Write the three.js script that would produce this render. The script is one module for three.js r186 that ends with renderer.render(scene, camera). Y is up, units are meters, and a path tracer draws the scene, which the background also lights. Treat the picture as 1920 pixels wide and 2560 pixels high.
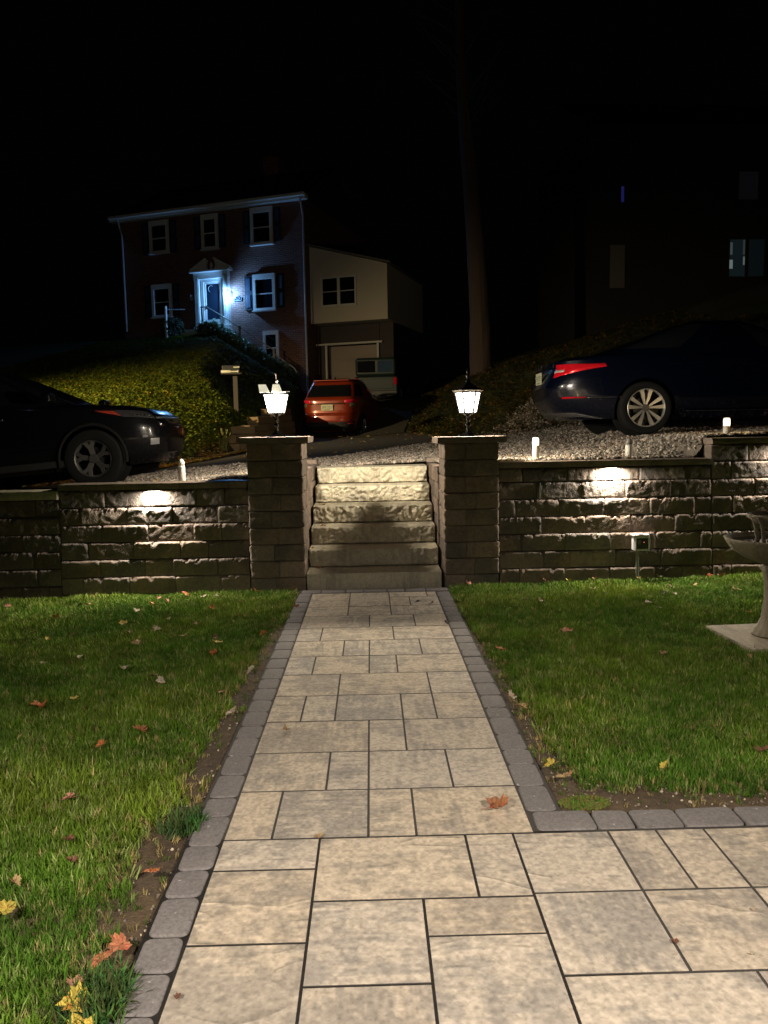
import * as THREE from 'three';
import { mergeGeometries, mergeVertices, toCreasedNormals } from 'three/addons/utils/BufferGeometryUtils.js';
import { RoundedBoxGeometry } from 'three/addons/geometries/RoundedBoxGeometry.js';
import { ImprovedNoise } from 'three/addons/math/ImprovedNoise.js';
import { RectAreaLightUniformsLib } from 'three/addons/lights/RectAreaLightUniformsLib.js';
import { Brush, Evaluator, SUBTRACTION } from 'three-bvh-csg';

// ------------------------------------------------------------------ camera, sky, exposure
const scene = new THREE.Scene();
const camera = new THREE.PerspectiveCamera(67.52, 0.75, 0.05, 600);
camera.position.set(0, 1.561, 0);
camera.rotation.set(-0.10244, -0.01569, -0.01799, 'YXZ');
const renderer = new THREE.WebGLRenderer({ antialias: true });
renderer.toneMapping = THREE.LinearToneMapping;
renderer.toneMappingExposure = 1.0;
renderer.shadowMap.enabled = true;
RectAreaLightUniformsLib.init();
{ // a moonless night sky: the same faint blue-black everywhere
  const w = 32, h = 16, d = new Float32Array(w * h * 4);
  for (let i = 0; i < w * h; i++) d.set([0.00035, 0.0004, 0.0006, 1], i * 4);
  const t = new THREE.DataTexture(d, w, h, THREE.RGBAFormat, THREE.FloatType);
  t.mapping = THREE.EquirectangularReflectionMapping; t.needsUpdate = true;
  scene.background = t; scene.environment = t;
}
const moon = new THREE.DirectionalLight(0xb8c8ff, 0.0015);
moon.position.set(-20, 40, 15); moon.castShadow = true; scene.add(moon);
const SP = { lantern: 17, porch: 53, yard: 400, cap: 7000, bollard: 0.3, blue: 15 }; // strengths of the lamps (each lamp is built below)

// ------------------------------------------------------------------ small tools
const PI = Math.PI;
let seed_ = 7;
function rng(s) { let a = s >>> 0; return () => { a = (a + 0x6D2B79F5) | 0; let t = Math.imul(a ^ (a >>> 15), 1 | a); t = (t + Math.imul(t ^ (t >>> 7), 61 | t)) ^ t; return ((t ^ (t >>> 14)) >>> 0) / 4294967296; }; }
const rand = rng(12345);
const rr = (a, b) => a + (b - a) * rand();
const PN = new ImprovedNoise();
const noise = (x, y, z = 0) => PN.noise(x, y, z);
const fbm = (x, y, z, o = 4) => { let a = 0.5, s = 0, f = 1; for (let i = 0; i < o; i++) { s += a * noise(x * f, y * f, z + i * 7.3); a *= 0.5; f *= 2.03; } return s; };
const clamp = (x, a, b) => Math.min(b, Math.max(a, x));
const lerp = (a, b, t) => a + (b - a) * t;
const smooth = (a, b, x) => { const t = clamp((x - a) / (b - a), 0, 1); return t * t * (3 - 2 * t); };
function table(t, x) { // piecewise linear, t = [[x, y], ...] with rising x
  if (x <= t[0][0]) return t[0][1];
  for (let i = 1; i < t.length; i++) if (x <= t[i][0]) return lerp(t[i - 1][1], t[i][1], (x - t[i - 1][0]) / (t[i][0] - t[i - 1][0]));
  return t[t.length - 1][1];
}
const used = {};
function numbered(n) { if (!(n in used)) { used[n] = 0; return n; } return n + '_' + String(++used[n]).padStart(3, '0'); }
function tag(o, label, category, group) { o.userData = { ...o.userData, label, category }; if (group) o.userData.group = group; return o; }
function shade(o) { o.traverse(c => { if (c.isMesh) { c.castShadow = true; c.receiveShadow = true; } }); return o; }
function thing(name, label, category, [x, y, z] = [0, 0, 0], turn = 0, group) {
  const o = new THREE.Group(); o.name = numbered(name); o.position.set(x, y, z); o.rotation.y = turn; scene.add(o); return tag(o, label, category, group);
}
function part(name, geo, mat, parent, label) {
  const m = new THREE.Mesh(Array.isArray(geo) ? merge(geo) : geo, mat); m.name = name; m.castShadow = m.receiveShadow = true; parent.add(m); if (label) m.userData.label = label; return m;
}
function single(name, geo, mat, label, category, group) { const m = part(numbered(name), geo, mat, scene); return tag(m, label, category, group); }
function struct(name, geo, mat) { const m = part(numbered(name), geo, mat, scene); m.userData.kind = 'structure'; return m; }
function stuff(name, geo, mat, list, label, category, parent = scene) { // list of [x, y, z, rx, ry, rz, sx, sy, sz, r, g, b]
  const m = new THREE.InstancedMesh(geo, mat, list.length), o = new THREE.Object3D(), c = new THREE.Color();
  list.forEach((q, i) => { o.position.set(q[0], q[1], q[2]); o.rotation.set(q[3], q[4], q[5], 'YXZ'); o.scale.set(q[6], q[7], q[8]); o.updateMatrix(); m.setMatrixAt(i, o.matrix); m.setColorAt(i, c.setRGB(q[9], q[10], q[11])); });
  m.name = parent === scene ? numbered(name) : name; m.castShadow = m.receiveShadow = true; m.userData.kind = 'stuff'; if (parent === scene) tag(m, label, category); parent.add(m); return m;
}
function plain(g) { const n = g.index ? g.toNonIndexed() : g.clone(); for (const k of Object.keys(n.attributes)) if (!['position', 'normal', 'uv'].includes(k)) n.deleteAttribute(k); if (!n.attributes.uv) n.setAttribute('uv', new THREE.BufferAttribute(new Float32Array(n.attributes.position.count * 2), 2)); n.clearGroups(); return n; }
const merge = list => mergeGeometries(list.map(plain));
const box = (w, h, d, x = 0, y = 0, z = 0) => new THREE.BoxGeometry(w, h, d).translate(x, y, z);
const rbox = (w, h, d, r, x = 0, y = 0, z = 0, s = 2) => new RoundedBoxGeometry(w, h, d, s, r).translate(x, y, z);
const cyl = (r0, r1, h, x = 0, y = 0, z = 0, s = 20) => new THREE.CylinderGeometry(r0, r1, h, s).translate(x, y, z);
function bar(a, b, r, seg = 8, r2 = r) {
  const A = new THREE.Vector3(...a), B = new THREE.Vector3(...b), d = B.clone().sub(A), L = d.length();
  return new THREE.CylinderGeometry(r2, r, L, seg).translate(0, L / 2, 0).applyQuaternion(new THREE.Quaternion().setFromUnitVectors(new THREE.Vector3(0, 1, 0), d.normalize())).translate(...a);
}
const lathe = (pts, seg = 40) => new THREE.LatheGeometry(pts.map(p => new THREE.Vector2(p[0], p[1])), seg);
function tris(list, uvf = (x, y, z) => [x, z]) { // list of [[x,y,z] x3] -> flat shaded geometry
  const p = [], u = []; for (const t of list) for (const v of t) { p.push(...v); u.push(...uvf(...v)); }
  const g = new THREE.BufferGeometry(); g.setAttribute('position', new THREE.Float32BufferAttribute(p, 3)); g.setAttribute('uv', new THREE.Float32BufferAttribute(u, 2)); g.computeVertexNormals(); return g;
}
function sheet(nu, nv, f, uvScale = 1) { // grid surface from f(u, v) -> [x, y, z]; uv in metres (x, z)
  const p = [], t = [], idx = [];
  for (let j = 0; j <= nv; j++) for (let i = 0; i <= nu; i++) { const q = f(i / nu, j / nv); p.push(...q); t.push(q[0] * uvScale, q[2] * uvScale); }
  for (let j = 0; j < nv; j++) for (let i = 0; i < nu; i++) { const a = j * (nu + 1) + i, b = a + 1, c = a + nu + 1, d = c + 1; idx.push(a, b, d, a, d, c); }
  const g = new THREE.BufferGeometry(); g.setAttribute('position', new THREE.Float32BufferAttribute(p, 3)); g.setAttribute('uv', new THREE.Float32BufferAttribute(t, 2)); g.setIndex(idx); g.computeVertexNormals();
  return g;
}

// ------------------------------------------------------------------ textures (all tileable over their square)
function hash(x, y, s) { let h = (x * 374761393 + y * 668265263 + s * 1442695041) | 0; h = Math.imul(h ^ (h >>> 13), 1274126177); h ^= h >>> 16; return (h >>> 0) / 4294967295; }
function vn(u, v, px, py, s) { const x = u * px, y = v * py, xi = Math.floor(x), yi = Math.floor(y), fx = x - xi, fy = y - yi, ux = fx * fx * (3 - 2 * fx), uy = fy * fy * (3 - 2 * fy); const m = (a, n) => ((a % n) + n) % n; const h = (a, b) => hash(m(a, px), m(b, py), s); return lerp(lerp(h(xi, yi), h(xi + 1, yi), ux), lerp(h(xi, yi + 1), h(xi + 1, yi + 1), ux), uy); }
function vf(u, v, px, py, s, o = 4) { let a = 0.5, t = 0, n = 0; for (let i = 0; i < o; i++) { t += a * vn(u, v, px << i, py << i, s + i * 17); n += a; a *= 0.55; } return t / n; }
const enc = x => { x = clamp(x, 0, 1); return Math.round(255 * (x <= 0.0031308 ? 12.92 * x : 1.055 * Math.pow(x, 1 / 2.4) - 0.055)); };
function tex(size, f, metres, linear = false) { // f(u, v) -> [r, g, b] linear colour, or a number
  const d = new Uint8Array(size * size * 4);
  for (let j = 0; j < size; j++) for (let i = 0; i < size; i++) { let c = f((i + 0.5) / size, (j + 0.5) / size); if (typeof c === 'number') c = [c, c, c]; const o = (j * size + i) * 4; for (let k = 0; k < 3; k++) d[o + k] = linear ? Math.round(255 * clamp(c[k], 0, 1)) : enc(c[k]); d[o + 3] = 255; }
  const t = new THREE.DataTexture(d, size, size); t.wrapS = t.wrapT = THREE.RepeatWrapping; t.magFilter = THREE.LinearFilter; t.minFilter = THREE.LinearFilter;
  t.colorSpace = linear ? THREE.NoColorSpace : THREE.SRGBColorSpace; t.repeat.set(1 / metres, 1 / metres); t.needsUpdate = true; return t;
}
const mixc = (a, b, t) => [lerp(a[0], b[0], t), lerp(a[1], b[1], t), lerp(a[2], b[2], t)];
const std = o => new THREE.MeshStandardMaterial(o);
const rgb = (r, g, b) => new THREE.Color().setRGB(r, g, b);
const mat = (r, g, b, roughness = 0.7, more = {}) => std({ color: rgb(r, g, b), roughness, ...more });

const paverTex = tex(1024, (u, v) => {
  const big = vf(u, v, 3, 3, 11, 3), smear = vf(u, v, 4, 14, 23, 4), sm2 = vf(u, v, 14, 4, 29, 4), fine = vf(u, v, 150, 150, 41, 2), pit = vf(u, v, 330, 330, 77, 2), mid = vf(u, v, 40, 26, 87, 3);
  const g = smooth(0.43, 0.60, 0.27 * big + 0.22 * smear + 0.16 * sm2 + 0.25 * mid + 0.24 * vf(u, v, 16, 90, 123, 3) - 0.06);
  let c = mixc([0.46, 0.392, 0.308], [0.235, 0.212, 0.185], g * 0.75);
  const k = 0.64 + 0.72 * fine; c = c.map(x => x * k);
  if (pit > 0.78) c = c.map(x => x * 0.8); if (pit < 0.2) c = c.map(x => Math.min(0.6, x * 1.12));
  return c;
}, 2.1);
const paverBump = tex(1024, (u, v) => {
  const w = vf(u, v, 5, 5, 61, 3) * 0.22, r = 1 - Math.abs(2 * vf(u + w, v + w * 0.6, 5, 12, 52, 4) - 1), fine = vf(u, v, 110, 110, 43, 3);
  return 0.8 * Math.pow(r, 4) + 0.2 * fine;
}, 2.1, true);
const grainBump = tex(512, (u, v) => 0.55 * vf(u, v, 24, 24, 3, 4) + 0.45 * vf(u, v, 110, 110, 5, 2), 0.8, true);
const blockTex = tex(512, (u, v) => { const a = vf(u, v, 5, 5, 91, 4), f = vf(u, v, 70, 70, 92, 3); return mixc([0.25, 0.19, 0.145], [0.17, 0.137, 0.115], smooth(0.35, 0.68, a)).map(x => x * (0.7 + 0.6 * f)); }, 1.3);
const stepTex = tex(512, (u, v) => { const a = vf(u, v, 5, 4, 191, 4), f = vf(u, v, 80, 80, 192, 3), st = vf(u, v, 40, 5, 199, 3); return mixc([0.52, 0.47, 0.35], [0.34, 0.31, 0.24], smooth(0.35, 0.7, 0.6 * a + 0.4 * st)).map(x => x * (0.78 + 0.44 * f)); }, 1.3);
const soldTex = tex(512, (u, v) => { const a = vf(u, v, 6, 6, 291, 3), f = vf(u, v, 120, 120, 292, 2), p = vf(u, v, 44, 44, 299, 2); let c = mixc([0.19, 0.172, 0.165], [0.135, 0.122, 0.119], a).map(x => x * (0.7 + 0.6 * f)); if (p > 0.83) c = mixc(c, [0.5, 0.45, 0.4], smooth(0.83, 0.92, p) * 0.6); return c; }, 0.9);
const soilTex = tex(512, (u, v) => { const a = vf(u, v, 8, 8, 391, 4), f = vf(u, v, 60, 60, 392, 3); return mixc([0.105, 0.07, 0.036], [0.05, 0.034, 0.02], a).map(x => x * (0.6 + 0.8 * f)); }, 0.9);
const asphTex = tex(512, (u, v) => { const a = vf(u, v, 4, 4, 491, 4), f = vf(u, v, 120, 120, 492, 2); return mixc([0.07, 0.062, 0.05], [0.045, 0.042, 0.036], a).map(x => x * (0.55 + 0.9 * f)); }, 1.6);
const gravTex = tex(512, (u, v) => { const f = vf(u, v, 60, 60, 592, 2); return mixc([0.09, 0.075, 0.06], [0.22, 0.19, 0.155], f); }, 1.0);
const hillTex = tex(512, (u, v) => { const a = vf(u, v, 6, 6, 691, 4), f = vf(u, v, 80, 80, 692, 3); return mixc([0.03, 0.045, 0.008], [0.06, 0.062, 0.015], a).map(x => x * (0.45 + 1.1 * f)); }, 2.5);
const BR = (u, v) => { const W = 6, H = 18, row = Math.floor(v * H), off = (row % 2) * 0.5, x = u * W + off, col = Math.floor(x), fx = x - col, fy = v * H - row; return [((col % W) + W) % W, row, Math.min(fx, 1 - fx) * 0.22, Math.min(fy, 1 - fy) * 0.075]; };
const brickTex = tex(512, (u, v) => { const [c, r, ex, ey] = BR(u, v); const n = hash(c, r, 5), f = vf(u, v, 90, 90, 8, 2); if (Math.min(ex, ey) < 0.006) return [0.22, 0.2, 0.18].map(x => x * (0.7 + 0.5 * f)); return mixc([0.20, 0.085, 0.06], [0.12, 0.05, 0.042], n).map(x => x * (0.7 + 0.6 * f)); }, 1.32);
const brickBump = tex(512, (u, v) => { const [, , ex, ey] = BR(u, v); return smooth(0.002, 0.012, Math.min(ex, ey)); }, 1.32, true);

const M = {
  paver: std({ map: paverTex, bumpMap: paverBump, bumpScale: 0.010, roughness: 0.78 }),
  sold: std({ map: soldTex, bumpMap: grainBump, bumpScale: 0.003, roughness: 0.85 }),
  joint: mat(0.042, 0.037, 0.032, 0.95),
  block: std({ map: blockTex, bumpMap: grainBump, bumpScale: 0.006, roughness: 0.92 }),
  cap: std({ map: blockTex, bumpMap: grainBump, bumpScale: 0.003, roughness: 0.85 }),
  step: std({ map: stepTex, bumpMap: grainBump, bumpScale: 0.005, roughness: 0.88 }),
  soil: std({ map: soilTex, bumpMap: grainBump, bumpScale: 0.012, roughness: 1 }),
  asphalt: std({ map: asphTex, bumpMap: grainBump, bumpScale: 0.004, roughness: 0.9 }),
  gravel: std({ map: gravTex, bumpMap: grainBump, bumpScale: 0.01, roughness: 0.95 }),
  hill: std({ map: hillTex, bumpMap: grainBump, bumpScale: 0.03, roughness: 1 }),
  brick: std({ map: brickTex, bumpMap: brickBump, bumpScale: 0.006, roughness: 0.9 }),
  stone: std({ color: 0xffffff, roughness: 0.9 }),
  leafy: new THREE.MeshPhysicalMaterial({ color: 0xffffff, roughness: 0.75, specularIntensity: 0.3, side: THREE.DoubleSide }),
  white: mat(0.74, 0.74, 0.72, 0.5), trim: mat(0.62, 0.61, 0.58, 0.6),
  black: mat(0.02, 0.02, 0.02, 0.35), iron: mat(0.018, 0.017, 0.016, 0.38, { metalness: 0.6 }), rubber: new THREE.MeshPhysicalMaterial({ color: rgb(0.009, 0.009, 0.009), roughness: 0.8, specularIntensity: 0.25 }),
  darkGlass: mat(0.008, 0.009, 0.011, 0.06), chrome: mat(0.75, 0.75, 0.76, 0.14, { metalness: 1 }),
  roof: mat(0.03, 0.03, 0.032, 0.95), siding: mat(0.66, 0.60, 0.49, 0.75), garage: mat(0.36, 0.30, 0.26, 0.7), post: mat(0.70, 0.68, 0.62, 0.55),
};

// ------------------------------------------------------------------ the land
const lawnY = (x, z) => -0.012 + 0.016 * (Math.abs(x) > 0.75 ? x - 0.75 * Math.sign(x) : 0) * smooth(-0.5, -6, z) + 0.006 * noise(x * 1.3, z * 1.3, 2);
const bx = [[-14, 0.62], [-8, 0.70], [-4, 0.87], [-3.2, 0.97], [-2, 1.07], [0, 1.165], [1.8, 1.235], [2.8, 1.30], [3.5, 1.46], [8, 1.56], [14, 1.6]];
const dz = [[-60, 3.2], [-45, 2.7], [-31.5, 1.9], [-27, 1.55], [-22, 0.40], [-16, 0.20], [-9.6, 0], [0, 0]];
const xeT = [[-60, -2.6], [-31, -2.6], [-22, -2.2], [-18, -2.55], [-16, -2.85], [-14, -3.2], [-11, -4.7], [-9.8, -8], [-8, -30]];
const xe = z => table(xeT, z); // left edge of the drive
const xr = z => table([[-60, 2.6], [-30, 2.2], [-22, 1.0], [-17, 1.6], [-14, 3.5], [-12.5, 9]], z); // right edge
const FA = [-10.499, -33.858], FU = [0.94062, 0.33945], FN = [-0.33945, 0.94062]; // the brick house's front: left corner, along, outwards
const facadeZ = x => FA[1] + (x - FA[0]) * FU[1] / FU[0];
function land(x, z) {
  let y = table(bx, x) + table(dz, z);
  if (x > 0.8 && x < 3.45 && z > -9.2) y = lerp(Math.min(y, 1.243), y, Math.max(smooth(-8.15, -9.2, z), smooth(3.38, 3.45, x)));
  const e = xe(z), r = xr(z);
  if (x < e) {
    const yb = table([[-14, 0.62], [-8, 0.72], [-4.6, 0.87], [-3.3, 1.12], [-2.5, 1.4], [0, 1.6]], x), z0 = table([[-14, -9.2], [-8, -9.8], [-4.6, -11], [-3.3, -13.7], [-2.5, -17]], x);
    const zf = Math.min(facadeZ(x), z0 - 8), t = clamp((z0 - z) / (z0 - zf), 0, 1.15);
    const h = yb + (5.85 - yb) * Math.min(1, t * (1.06 - 0.06 * t)), side = table(dz, z) + 1.13 + 0.38 + 0.62 * (e - x);
    y = Math.min(h, side) + 0.05 * noise(x * 0.5, z * 0.5, 4);
    y = lerp(table(bx, x) + table(dz, z), y, smooth(0, 0.15, e - x));
  } else if (x > r) y += 0.28 * (x - r) * smooth(-12.5, -16, z) + 0.1 * noise(x * 0.7, z * 0.7, 9) * smooth(0, 1, x - r);
  return y;
}
const zg = x => table([[-8, -11.2], [-0.6, -11.35], [2, -15.5], [4, -17], [9, -18]], x); // far edge of the gravel
const frontZ = -7.63;
{ // the land behind the wall, one sheet with a notch where the stairs come up
  const cx = [-150, -60, -30, -18], cz = []; for (let x = -14; x <= 14.001; x += 0.25) cx.push(+x.toFixed(2)); cx.push(18, 30, 60, 150);
  for (let z = -9.66; z > -45; z -= 0.25) cz.push(+z.toFixed(2)); cz.push(-46, -60, -90, -160);
  const G = (xs, zs, dy) => sheet(xs.length - 1, zs.length - 1, (u, v) => { const x = xs[Math.round(u * (xs.length - 1))], z = zs[Math.round(v * (zs.length - 1))]; const g = z > -10.6 && Math.abs(x) < 8.6; return [x, land(x, z) + (g ? -0.22 : dy), z]; });
  const near = [-7.9, -8.2, -8.5, -8.8, -9.1, -9.4, -9.66];
  const L = cx.filter(x => x < -0.75).concat([-0.75]), R = [0.8].concat(cx.filter(x => x > 0.8));
  struct('terrain', [G(cx, cz, -0.05), G(L, near, -0.05), G(R, near, -0.05)], M.hill);
  // gravel parking strip
  const strip = (x0, x1, zn, n, m) => sheet(n, m, (u, v) => { const x = lerp(x0, x1, u), z = lerp(zn, zg(x), v); return [x, land(x, z) + 0.012, z]; });
  struct('gravel_strip', [strip(-9, -0.75, -7.9, 60, 26), strip(-0.75, 0.8, -9.66, 12, 26), strip(0.8, 9, -7.9, 110, 60)], M.gravel);
  // asphalt drive
  struct('driveway', [sheet(40, 120, (u, v) => { const z = lerp(-10.9, -34, v), x = lerp(Math.max(xe(z), -9) + 0.05, Math.min(xr(z), 8) - 0.05, u); return [x, land(x, z) - 0.008, z]; })], M.asphalt);
}
{ // the front garden: soil under the lawn, out to the sides and behind the camera
  const xs = [-60, -20, -9]; for (let x = -6; x <= 6.01; x += 0.25) xs.push(x); xs.push(9, 20, 60);
  const zs = [40, 12, 5, 2]; for (let z = 0; z >= -7.76; z -= 0.25) zs.push(z); zs.push(-7.95);
  struct('lawn_soil', sheet(xs.length - 1, zs.length - 1, (u, v) => { const x = xs[Math.round(u * (xs.length - 1))], z = zs[Math.round(v * (zs.length - 1))]; const onPath = Math.abs(x) < 0.7 || (x > 0 && x < 6 && z > -2.8); return [x, onPath ? -0.06 : Math.max(lawnY(x, z) - 0.005, -0.08), z]; }), M.soil);
}

// ------------------------------------------------------------------ paved walk
function slab(w, d, h, c) { // chamfered top, centred, top at y = 0; uv in metres
  const a = w / 2, b = d / 2, t = [], q = (p0, p1, p2, p3) => t.push([p0, p1, p2], [p0, p2, p3]);
  const T = [[-a + c, 0, b - c], [a - c, 0, b - c], [a - c, 0, -b + c], [-a + c, 0, -b + c]], C = [[-a, -c, b], [a, -c, b], [a, -c, -b], [-a, -c, -b]], B = [[-a, -h, b], [a, -h, b], [a, -h, -b], [-a, -h, -b]];
  q(...T); for (let i = 0; i < 4; i++) { const j = (i + 1) % 4; q(C[i], C[j], T[j], T[i]); q(B[i], B[j], C[j], C[i]); }
  return t;
}
const walk = new THREE.Group(); walk.name = numbered('paved_walk'); walk.userData.kind = 'structure'; scene.add(walk);
part('joint_sand', [box(1.5, 0.03, 5.9, 0.005, -0.0168, -4.65), box(4.4, 0.03, 2.3, 1.455, -0.0168, -1.70), box(1.494, 0.03, 1.145, 0.002, -0.0168, -1.1225)], M.joint, walk);
const pick = a => a[Math.floor(rand() * a.length)];
const paverM = [[1, 1, 1], [0.93, 0.92, 0.91], [1.04, 1.02, 0.98], [0.97, 0.98, 1.0], [1.02, 0.99, 0.94]].map(c => { const m = M.paver.clone(); m.color.setRGB(...c); return m; });
function paver(x0, x1, z0, z1) {
  const g = 0.0035, w = x1 - x0 - 2 * g, d = Math.abs(z1 - z0) - 2 * g, ou = rand() * 7, ov = rand() * 7, turn = rand() < 0.5;
  const geo = tris(slab(w, d, 0.03, 0.0015), (x, y, z) => turn ? [z + ou + y, x + ov] : [x + ou + y, z + ov]); geo.addGroup(0, 6, 0); geo.addGroup(6, 48, 1); const m = part('paver', geo, [pick(paverM), M.joint], walk);
  m.position.set((x0 + x1) / 2, rr(-0.0004, 0.0008), (z0 + z1) / 2); m.rotation.set(rr(-1, 1) * 0.0012, 0, rr(-1, 1) * 0.0012);
}
const XL = -0.603, XR = 0.61, row = (zf, zn, joints) => { const e = [XL, ...joints, XR]; for (let i = 1; i < e.length; i++) paver(e[i - 1], e[i], zf, zn); };
paver(XL, -0.228, -7.43, -6.84); paver(XL, -0.228, -6.84, -6.49); paver(-0.228, 0.149, -7.43, -6.84); paver(-0.228, 0.149, -6.84, -6.49);
paver(0.149, 0.515, -7.43, -7.21); paver(0.515, XR, -7.43, -7.21); paver(0.149, 0.337, -7.21, -6.84); paver(0.337, XR, -7.21, -6.84); paver(0.149, XR, -6.84, -6.49);
row(-6.49, -6.09, [-0.039, 0.337]); row(-6.09, -5.69, [-0.415, 0.149]); row(-5.69, -5.285, [-0.227, -0.039, 0.337]); row(-5.285, -4.88, [-0.415, -0.039, 0.149]);
row(-4.88, -4.47, [-0.227, 0.337]); row(-4.47, -4.058, [-0.415, -0.227, 0.149, 0.337]); row(-4.058, -3.645, [-0.039, 0.149]); row(-3.645, -3.238, [-0.227, -0.039, 0.337]); row(-3.238, -2.835, [-0.415, -0.039, 0.149]);
for (const q of [[XL, -0.227, -2.835, -2.625], [XL, -0.227, -2.625, -2.22], [XL, -0.227, -2.22, -1.815], [XL, -0.227, -1.815, -1.4], [-0.227, 0.337, -2.835, -2.43], [0.337, 0.523, -2.835, -2.43], [-0.227, 0.147, -2.43, -2.03], [0.147, 0.523, -2.43, -2.235], [0.147, 0.523, -2.235, -1.83], [-0.227, 0.147, -2.03, -1.62],
  [0.523, 0.895, -2.835, -2.443], [0.895, 1.083, -2.835, -2.443], [1.083, 1.27, -2.835, -2.443], [1.27, 1.84, -2.835, -2.443], [1.84, 2.4, -2.835, -2.443], [0.523, 0.895, -2.443, -2.045], [0.895, 1.27, -2.443, -2.045], [1.27, 1.65, -2.443, -2.045], [1.65, 2.21, -2.443, -2.045], [0.523, 1.083, -2.045, -1.64], [1.083, 1.46, -2.045, -1.64], [1.46, 2.02, -2.045, -1.64], [0.147, 0.523, -1.83, -1.42], [-0.227, 0.147, -1.62, -1.2], [0.523, 0.895, -1.64, -1.23], [0.895, 1.46, -1.64, -1.23], [XL, -0.227, -1.4, -1.0], [0.147, 0.523, -1.42, -1.0], [-0.227, 0.147, -1.2, -0.8]]) paver(...q);
function tumbled(x0, x1, z0, z1) { // a rounded edging stone
  const g = 0.004, w = x1 - x0 - 2 * g, d = z1 - z0 - 2 * g, b = 0.007, r = Math.min(0.022, w * 0.2, d * 0.2), s = new THREE.Shape(), a = w / 2 - b, c = d / 2 - b, j = () => rr(-0.0035, 0.0035);
  const P = [[-a + j(), -c + j()], [a + j(), -c + j()], [a + j(), c + j()], [-a + j(), c + j()]];
  P.forEach((p, i) => { const n = P[(i + 1) % 4], pr = P[(i + 3) % 4], L = (q) => { const dx = q[0] - p[0], dy = q[1] - p[1], l = Math.hypot(dx, dy); return [p[0] + dx / l * r, p[1] + dy / l * r]; }; const e = L(pr), f = L(n); i ? s.lineTo(...e) : s.moveTo(...e); s.quadraticCurveTo(p[0], p[1], ...f); });
  const geo = new THREE.ExtrudeGeometry(s, { depth: 0.04, bevelEnabled: true, bevelSize: b, bevelThickness: 0.006, bevelSegments: 3, curveSegments: 4 }).rotateX(-PI / 2).translate(0, -0.0435, 0);
  const uv = geo.attributes.uv, ps = geo.attributes.position, ou = rand() * 5, ov = rand() * 5; for (let i = 0; i < uv.count; i++) uv.setXY(i, ps.getX(i) + ou + ps.getY(i), ps.getZ(i) + ov);
  const m = part('edging_stone', toCreasedNormals(geo, 0.7), M.sold, walk); m.position.set((x0 + x1) / 2, rr(-0.001, 0.003), (z0 + z1) / 2); m.rotation.set(rr(-0.01, 0.01), rr(-0.012, 0.012), rr(-0.01, 0.01));
}
for (let z = -1.0; z > -7.38;) { const d = [0.225, 0.19, 0.165, 0.205][Math.floor(rand() * 4)], e = Math.max(z - d, -7.45); tumbled(-0.738, -0.6045, e, z); z = e; }
for (let z = -3.005; z > -7.38;) { const d = [0.225, 0.185, 0.16, 0.2][Math.floor(rand() * 4)], e = Math.max(z - d, -7.45); tumbled(0.6125, 0.748, e, z); z = e; }
{ const e = [0.625, 0.868, 1.022, 1.212, 1.455, 1.64, 1.84, 2.06, 2.3]; for (let i = 1; i < e.length; i++) tumbled(e[i - 1], e[i], -3.0, -2.845); }
{ const e = [-0.72, -0.52, -0.277, -0.1, 0.136, 0.312, 0.517, 0.74]; for (let i = 1; i < e.length; i++) tumbled(e[i - 1], e[i], -7.6, -7.455); }

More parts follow.
